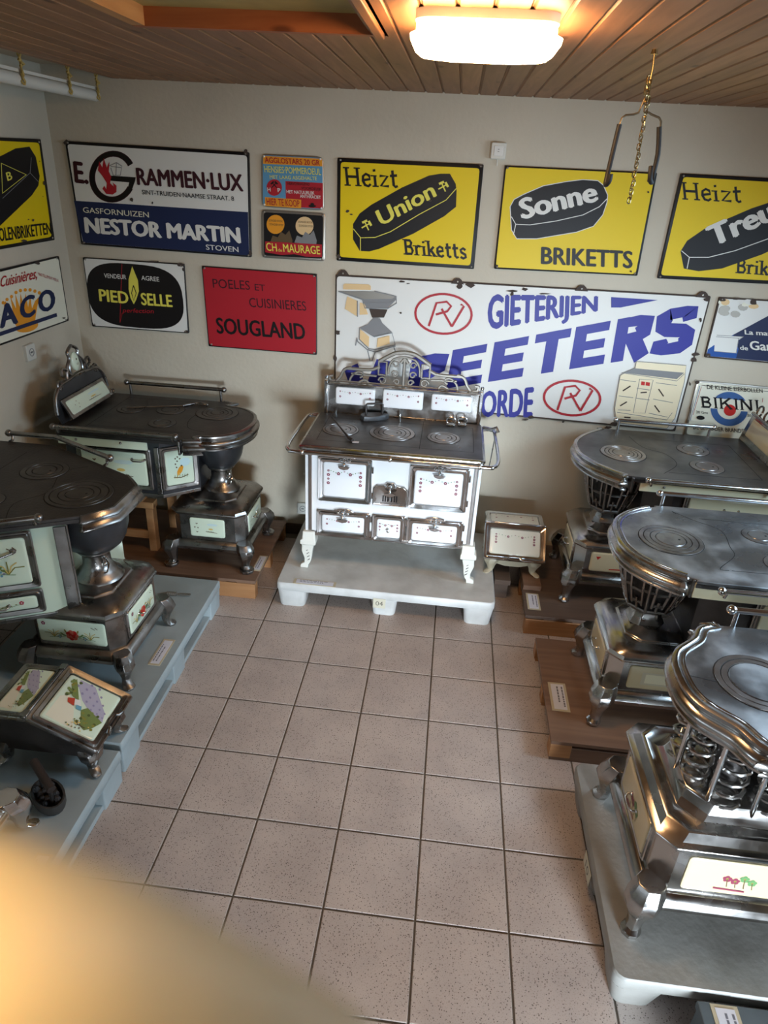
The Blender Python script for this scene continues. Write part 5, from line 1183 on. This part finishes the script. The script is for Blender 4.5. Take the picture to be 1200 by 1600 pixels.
doorA('drawer',(62,448,415,655),g2,'shell',2); doorA('drawer',(668,505,1028,722),g2,'shell',2)
doorA('small_drawer',(435,480,652,685),lambda d: garland(d,.5,3),'knob',2,fr=.028)
a_=gy(*zA(443,285),by0-.01); b_=gy(*zA(665,440),by0-.01); M=frame(((a_.x+b_.x)/2-RA[0],by0-.001-RA[1],(a_.z+b_.z)/2-RA[2]),(1,0,0),(0,0,1)); w_,h_=b_.x-a_.x,a_.z-b_.z
mb=MB(M); pts=[(-w_/2,-h_/2),(w_/2,-h_/2),(w_/2,h_/2-.02),(w_/2-.02,h_/2),(.03,h_/2+.004),(.02,h_/2+.018),(-.02,h_/2+.018),(-.03,h_/2+.004),(-w_/2+.02,h_/2),(-w_/2,h_/2-.02)]
mb.loft([[(x*(1-i*8),y*(1-i*8),z_) for x,y in pts] for i,z_ in ((0,0),(0,.012),(.006,.018),(.014,.014))]); gr=obj('ash_grate_door',mb,CHROME,rA,.002,35)
mb=MB(M)
for x_ in (-.036,-.024,-.010,.010,.024,.036): mb.box((x_-.0035,-.034,.013),(x_+.0035,.002,.0155))
obj('air_slot',mb,BLK,gr,0,0)
mb=MB(M); mb.box((-.05,-.046,.013),(.05,-.040,.02)); mb.ball((0,-.02,.02),.007,8); obj('slider',mb,CHROMEB,gr,0,40)
handle(gr,M@Matrix.Translation((0,h_/2-.01,.014)),.05,style='shell',m=CHROMEB)
# towel rail round three sides
def rp(x,y,z_): return (x,y,z_)
rz_=.905
pts=[(.115,.80,rz_),(.085,.74,rz_)]; 
pts=cat_([(.14,.81,rz_+.005),(.10,.80,rz_),(.082,.75,rz_),(.075,.45,rz_),(.078,.30,rz_),(.10,.235,rz_),(.16,.22,rz_),(.62,.22,rz_),(1.08,.22,rz_),(1.14,.235,rz_),(1.165,.30,rz_),(1.17,.45,rz_),(1.165,.75,rz_),(1.15,.80,rz_),(1.10,.81,rz_+.005)],4)
rl=O('towel_rail',MB().tube(pts,.0105,10),CHROMEB,0,50)
for x_,y_,dx,dy in ((.17,.22,0,.05),(1.07,.22,0,.05),(.62,.22,0,.05)): O('rail_bracket',MB().tube([(x_,y_,rz_),(x_+dx,y_+dy,rz_-.0)],.009,8).ball((x_,y_,rz_),.014,8),CHROMEB,0,50,rl)
for x_,s_ in ((.10,1),(1.15,-1)): O('rail_bracket',MB().tube([(x_,.80,rz_),(x_+s_*.07,.80,rz_-.005)],.01,8).ball((x_,.80,rz_),.014,8),CHROMEB,0,50,rl)
# back panel with shelf, three tiles and crest
YB=.815
O('back_panel',B((.185,YB,ZA-.03),(1.075,YB+.02,1.105)),CHROME,.004,0)
for x_ in (.178,1.062): O('panel_post',MB().box((x_,YB-.03,ZA-.0),(x_+.02,YB+.02,1.125)).ball((x_+.01,YB-.012,1.14),.012,8),CHROMEB,.004,30)
O('shelf_edge',B((.185,YB-.03,1.10),(1.075,YB+.03,1.113)),CHROME,.004,0)
for x0,y0,x1,y1 in ((258,175,423,260),(460,185,627,277),(668,205,836,288)):
    a_=gy(430+x0/2.727,540+y0/2.727,YB-.01); b_=gy(430+x1/2.727,540+y1/2.727,YB-.01)
    tile_panel(rA,frame(((a_.x+b_.x)/2-RA[0],YB-RA[1]-.002,(a_.z+b_.z)/2-RA[2]),(1,0,0),(0,0,1)),abs(b_.x-a_.x),abs(a_.z-b_.z),WHITE,g2,dz=.012)
Mc=frame((.626,YB+.015,1.113),(1,0,0),(0,0,1)); mb=MB(Mc); bar=.0055
def T_(pts,r=bar,k=3,sm=True): mb.tube([(u,v,0) for u,v in (cat_(pts,k) if sm else pts)],r*1.3,6)
for sg in (-1,1):
    T_([(sg*.385,.0),(sg*.36,.03),(sg*.34,.07),(sg*.30,.085)],.007); T_([(sg*.33,.078),(sg*.2,.078),(sg*.16,.09),(sg*.14,.1)],.0075)
    T_([(sg*.145,.095),(sg*.145,.055),(sg*.10,.055),(sg*.10,.13),(sg*.145,.13),(sg*.145,.095)],.0055,sm=False)
    T_([(sg*.145,.13),(sg*.09,.165),(sg*.05,.185),(0,.192)],.009); T_([(sg*.09,.06),(sg*.085,.11),(sg*.06,.15),(0,.165)],.005)
    T_([(sg*.30,.05),(sg*.155,.045)],.005,sm=False); T_([(sg*.31,.0),(sg*.30,.03),(sg*.27,.06),(sg*.24,.06),(sg*.235,.04),(sg*.25,.03)],.005); T_([(sg*.26,.0),(sg*.22,.02),(sg*.2,.0)],.005)
    for c_,R in (((.05,.12),.02),((.05,.065),.02),((.04,.02),.018),((.12,.022),.024)):
        T_([(sg*(c_[0]+R*(1-.05*t)*math.cos(t*.6)),c_[1]+R*(1-.05*t)*math.sin(t*.6)) for t in range(12)],.0042,sm=False)
    T_([(sg*.395,.0),(sg*.42,.004),(sg*.425,.028),(sg*.405,.03)],.008,sm=False)
T_([(0,0),(0,.16)],.0075,sm=False); T_([(-.02,.13),(0,.155),(.02,.13)],.007)
obj('crest',mb,SILV,rA,0,50,True)
O('shelf_bar',B((.20,YB+.01,1.105),(1.06,YB+.025,1.118)),SILV,.003,0)
O('panel_hook',MB().tube([gy(525,640,YB-.02),gy(523,655,YB-.02),gy(526,668,YB-.03)],.007,8),CHROMEB,0,50)
O('tap_knob',MB().lathe([(.008,ZA),(.005,ZA+.02),(.008,ZA+.03),(.003,ZA+.042)],10,c=(gz(625,652,ZA+.02).x,.75)),CHROMEB,0,50)
# things on the hob
q=gz(585,655,ZA); fi=root('flatiron',(q.x,q.y+.0,ZA+.004),'dark cast iron flatiron with square loop handle, on the white range','iron')
base=[(.085,0),(.06,.022),(.02,.036),(-.04,.04),(-.07,.034),(-.08,.015),(-.08,-.015),(-.07,-.034),(-.04,-.04),(.02,-.036),(.06,-.022)]; Mi=Matrix.Rotation(.35,4,'Z')
mb=MB(Mi); mb.loft([[(x*s_,y*s_,z_) for x,y in base] for s_,z_ in ((1,0),(1.02,.006),(.98,.026),(.9,.03))]); obj('sole',mb,mat('cast_iron',(.10,.105,.11),.45,.6),fi,.001,30)
mb=MB(Mi); mb.tube([(-.05,0,.028),(-.052,0,.085),(-.045,0,.092),(.038,0,.092),(.045,0,.085),(.045,0,.028)],.0065,8); obj('handle',mb,IRON,fi,0,50)
fi.location.z=ZA+.0005
pk=root('lifting_tool',gz(530,660,ZA),'black iron lid lifter with white tag, on left of white range','tool')
a0=gz(519,652,ZA+.03); a1=gz(545,684,ZA+.012); a2=gz(551,688,ZA+.01)
mb=MB(); mb.tube([a0,a0.lerp(a1,.5),a1],[.004,.0045,.006],8); mb.tube([a1,a2],.009,8); obj('shaft',mb,IRON,pk,0,50,True)
mb=MB(); p=gz(556,690,ZA+.006); mb.box((p.x-.018,p.y-.012,ZA+.003),(p.x+.016,p.y+.010,ZA+.0045)); obj('paper_tag',mb,PAPER,pk,0,0,True)
for i,(px,lab) in enumerate(((704,'left'),(722,'right'))):
    q=gz(px,665,ZA); tg=root('ring_lid',(q.x,q.y,ZA+.001),'bright metal ring handle lid, %s of the two at the back of the range'%lab,'lid')
    mb=MB(); mb.lathe([(.024,0),(.026,.006),(.018,.012),(.004,.013)],14); obj('disc',mb,CHROME,tg,0,40)
    obj('ring_handle',MB().tube([(.026*math.cos(t*2*PI/14),-.004,.030+.022*math.sin(t*2*PI/14)) for t in range(15)],.0038,6),CHROMEB,tg,0,50)
# small hooked tongs on right rail
tk=root('poker_hook',(1.17,.74,.9),'thin iron poker hanging from right end of the chrome rail','poker')
mb=MB(); mb.tube([gy(755,668,.78),gy(765,672,.76),gy(776,668,.74),gy(779,676,.73)],.008,8); mb.tube([gy(776,672,.74),gy(770,700,.73),gy(764,730,.72),gy(766,733,.71)],.0035,6); obj('rod',mb,NICKEL,tk,0,50,True)
# ------------------------------------------------------------------ poker on stove B and tool on pallet C
pb=root('poker',gz(260,634,.92),'long thin iron poker lying across the back left stove plate','poker')
zz=.92+.008; a0=gz(198,637,zz); a1=gz(285,634,zz); a2=gz(305,630,zz)
mb=MB(); mb.tube([a0,a1],.0035,6); mb.tube([a1,a1.lerp(a2,.5),a2],[.006,.008,.005],8); obj('shaft',mb,NICKEL,pb,0,50,True)
e=a2; mb=MB(); mb.tube([e+Vector((.035-.035*math.cos(t*2*PI/14),.014*math.sin(t*2*PI/14),0)) for t in range(15)],.003,6); mb.ball((e.x+.075,e.y-.01,zz),.008,8); obj('loop_handle',mb,NICKEL,pb,0,50,True)
tb=root('grip_tool',gz(268,928,.16),'small ribbed metal grip with looped end, on the teal pallet','tool')
zz=.16+.010; a0=gz(246,928,zz); a1=gz(262,927,zz); a2=gz(275,928,zz); a3=gz(297,929,zz)
mb=MB(); mb.tube([a0,a1,a1.lerp(a2,.5),a2],[.003,.009,.011,.009],8)
for k in range(5): p=a1.lerp(a2,k/4); mb.tube([p-Vector((.0015,0,0)),p+Vector((.0015,0,0))],.0125,8)
mb.tube([a2,a2.lerp(a3,.3)+Vector((0,.008,0)),a3+Vector((0,.005,0)),a3,a3+Vector((0,-.006,0)),a2.lerp(a3,.3)+Vector((0,-.008,0)),a2],.0035,6); obj('grip',mb,SILV,tb,0,50,True)
# ------------------------------------------------------------------ coal boxes
def coal_box(loc,rz,label,w_,metal,tilem,deco,legm,H0=.28,H1=.12,d0=.13,d1=.31,bodym=IRON,legstyle='cream'):
    """local: -y is the sloping lid side, back at y=+d0"""
    r=root('coal_box',loc,label,'coal box',rz); hw=w_/2; lh=.09
    prof=[(d0,lh),(d0,H0-.02),(0,H0-.02),(-(d1-d0),H1),(-(d1-d0)+.03,lh)]
    mb=MB(); mb.loft([[(x,y,z_) for y,z_ in prof] for x in (-hw+.02,hw-.02)]); obj('bin_body',mb,bodym,r,.003,0)
    # fixed top plate
    M=frame((0,d0/2,H0-.018),(1,0,0),(0,1,0)); top_=framed_door(r,M,w_,d0+.01,metal,tilem,deco,fr=.028,name='top_plate',dz=.02)
    # sloping lid
    u=Vector((1,0,0)); v=Vector((0,(d1-d0),(H0-H1))).normalized(); ln=math.hypot(d1-d0,H0-H1)+.01
    c=Vector((0,-(d1-d0)/2-.004,(H0+H1)/2-.01)); M=frame(c,u,v); lid=framed_door(r,M,w_+.012,ln,metal,tilem,deco if deco is landscape else (lambda d: garland(d,.42,4)),fr=.032,name='lid',dz=.022)
    mb=MB(); mb.tube([(-hw-.004,0,H0+.002),(hw+.004,0,H0+.002)],.007,8)
    for sg in (-1,1): mb.box((sg*hw-.03*(sg>0),-.012,H0-.004),(sg*hw+.03*(sg<0),.014,H0+.012))
    obj('hinge',mb,metal,r,.002,40)
    mb=MB(M); 
    for sg in (-1,1): mb.tube([(sg*.06,-ln/2+.004,.012),(sg*.035,-ln/2+.010,.014),(sg*.03,-ln/2+.022,.012),(0,-ln/2+.028,.012)],.009,8)
    obj('thumb_notch',mb,metal,lid,0,50); mb=MB(M); mb.prism([(-.034,-ln/2-.001),(.034,-ln/2-.001),(.026,-ln/2+.018),(-.026,-ln/2+.018)],.0135,.0150); obj('notch_opening',mb,BLK,lid,0,0)
    for sx in (-1,1):
        for yy,sy in ((-(d1-d0)+.06,-1),(d0-.03,1)):
            leg(r,sx*(hw-.06),yy,lh+.01,legm,'scroll',sx,sy)
    mb=MB(); mb.loft([[(x,-(d1-d0)+.05,z_) for x,z_ in ((-hw+.05,.06),(-.04,.04),(.04,.04),(hw-.05,.06))],[(x,-(d1-d0)+.035,z_) for x,z_ in ((-hw+.05,.12),(-.04,.13),(.04,.13),(hw-.05,.12))]],closed=False,cap=False); o=obj('skirt',mb,legm,r,0,0); o.modifiers.new('s','SOLIDIFY').thickness=.006
    return r
coal_box((1.34,.60,.152),0,'white tiled chrome coal box with garlands, right of the white range',.34,CHROMEB,CREAM if False else mat('ivory_enamel',srgb(232,230,214),.15,coat=.5),g2,CREAMFOOT,H0=.262,H1=.12,d0=.155,d1=.31)
coal_box((-.50,-1.14,.161),math.radians(90),'dark coal box with cottage landscape tiles, left between two stoves',.285,NICKEL,MINT,landscape,NICKEL,H0=.27,H1=.15,d0=.16,d1=.40)
# wood blocks under the right coal box
wk=root('wooden_block',(1.455,.5,.1205),'reddish wood block under right foot of the white coal box','block')
obj('upper_block',B((1.405,.37,.1205),(1.505,.62,.1505)),BOARD,wk,.002,0,True)
wk=root('wooden_block',(1.24,.60,0),'dark wood block under left foot of the white coal box','block')
obj('upper_block',B((1.245,.40,.12),(1.335,.78,.15)),BOARDD,wk,.002,0,True); obj('lower_block',B((1.25,.45,.0),(1.33,.74,.12)),BOARDD,wk,.002,0,True)
# ------------------------------------------------------------------ charcoal iron on nearest left pallet
q=gz(78,1252,.155)
ci=root('charcoal_iron',(q.x,q.y,.1555),'black open charcoal iron with thick bar handle, on the nearest left pallet','iron'); Mi=Matrix.Rotation(math.radians(-38),4,'Z')@Matrix.Scale(1.2,4)
n=20; el=lambda a_,b_,z_:[(a_*math.cos(2*PI*i/n),b_*math.sin(2*PI*i/n),z_) for i in range(n)]
mb=MB(Mi); mb.loft([el(.062,.038,0),el(.066,.042,.01),el(.066,.042,.035),el(.06,.036,.035),el(.056,.032,.012)]); obj('tray',mb,mat('dark_tin',(.07,.065,.06),.5,.5),ci,0,40)
mb=MB(Mi)
for k in range(16): mb.ball((random.uniform(-.045,.045),random.uniform(-.022,.022),random.uniform(.02,.035)),random.uniform(.008,.014),6)
o=obj('charcoal',mb,mat('charcoal',(.02,.017,.016),.7,bump=(200,.5)),ci,0,40); o['kind']='stuff'
for q in ([(.03,0,.02),(.034,0,.085)],[(-.035,0,.02),(-.04,0,.10)]): obj('handle_post',MB(Mi).tube(q,.006,6),IRON,ci,0,50)
mb=MB(Mi); mb.tube([(.045,0,.085),(-.07,0,.108)],.0125,12); obj('bar_handle',mb,mat('dark_wood_handle',(.035,.024,.02),.5),ci,0,40)
# ------------------------------------------------------------------ grey box lower right
q=gz(1085,1543,.16)
gb=root('storage_box',(1.98,-2.02,0),'dark grey box with caption card, lower right corner of photo','box')
obj('carton',B((1.735,-2.3,0),(2.3,-1.76,.14)),GREYD,gb,.003,0,True)
obj('lid',B((1.73,-2.305,.12),(2.305,-1.755,.15)),GREYD,gb,.003,0,True)
card('caption card lying on the dark grey box',(1.80,-1.84),(0,-1,0),(1,0,0),.16,.075,.150)
# ------------------------------------------------------------------ photographer's hand, blurred at the lens
CM=cam.matrix_world
def cs(px,py,d): return CM@Vector(((px-600)/F_PX*d,(800-py)/F_PX*d,-d))
hand=root('hand',CM@Vector((-.05,-.06,-.05)),"photographer's blurred finger glowing orange in the lower left corner",'hand')
def skinmesh(name,chains,m,parent,lvl=2):
    me=bpy.data.meshes.new(name); V=[];Ed=[];R=[]
    for ch_ in chains:
        prev=None
        for item in ch_:
            if isinstance(item,int): prev=item; continue
            p,rr=item; V.append(p); R.append(rr)
            if prev is not None: Ed.append((prev,len(V)-1))
            prev=len(V)-1
    off=parent.location; me.from_pydata([tuple(Vector(v)-off) for v in V],Ed,[]); me.materials.append(m)
    o=bpy.data.objects.new(name,me); COL.objects.link(o); o.parent=parent
    s_=o.modifiers.new('skin','SKIN'); s_.use_smooth_shade=True
    for i,rr in enumerate(R): me.skin_vertices[0].data[i].radius=(rr,rr)
    me.skin_vertices[0].data[0].use_root=True
    b=o.modifiers.new('sub','SUBSURF'); b.levels=lvl; b.render_levels=lvl; return o
c=lambda x,y,z_: CM@Vector((x,y,z_))
palm=c(-.115,-.095,-.045)
chains=[[(c(-.19,-.20,-.05),.028),(c(-.15,-.145,-.05),.030),(palm,.026),(c(-.09,-.083,-.046),.018)],
 [2,(c(-.085,-.070,-.040),.011),(cs(-660,1560,.040),.0105),(cs(-260,1520,.036),.0098),(cs(110,1560,.050),.0090),(cs(390,1636,.070),.0082),(cs(560,1680,.080),.0062)],
 [2,(c(-.09,-.095,-.055),.0105),(c(-.062,-.094,-.075),.0095),(c(-.05,-.112,-.082),.0085),(c(-.062,-.122,-.076),.007)],
 [2,(c(-.10,-.108,-.060),.0105),(c(-.075,-.112,-.083),.009),(c(-.065,-.130,-.086),.008),(c(-.078,-.138,-.078),.007)],
 [2,(c(-.115,-.120,-.062),.0095),(c(-.095,-.130,-.082),.008),(c(-.088,-.144,-.084),.007),(c(-.098,-.150,-.076),.006)],
 [1,(c(-.12,-.10,-.022),.013),(c(-.095,-.075,-.012),.011),(c(-.085,-.055,-.008),.009)]]
skinmesh('palm_and_fingers',chains,SKIN,hand)
ft=root('flash_lamp',cs(-420,1380,.030),'tiny glowing warm phone lamp at the left edge of the photo','lamp')
mb=MB(); mb.ball(tuple(cs(-420,1380,.030)),.0016,12); o=obj('led',mb,mat('led_glow',(1,.8,.4),.5,emit=((1.0,.62,.22),16)),ft,0,50,True)
pl=bpy.data.lights.new('flash_light','POINT'); pl.energy=.052; pl.color=(1,.68,.36); pl.shadow_soft_size=.002; po=bpy.data.objects.new('flash_light',pl); COL.objects.link(po); po.location=cs(-110,1420,.016)
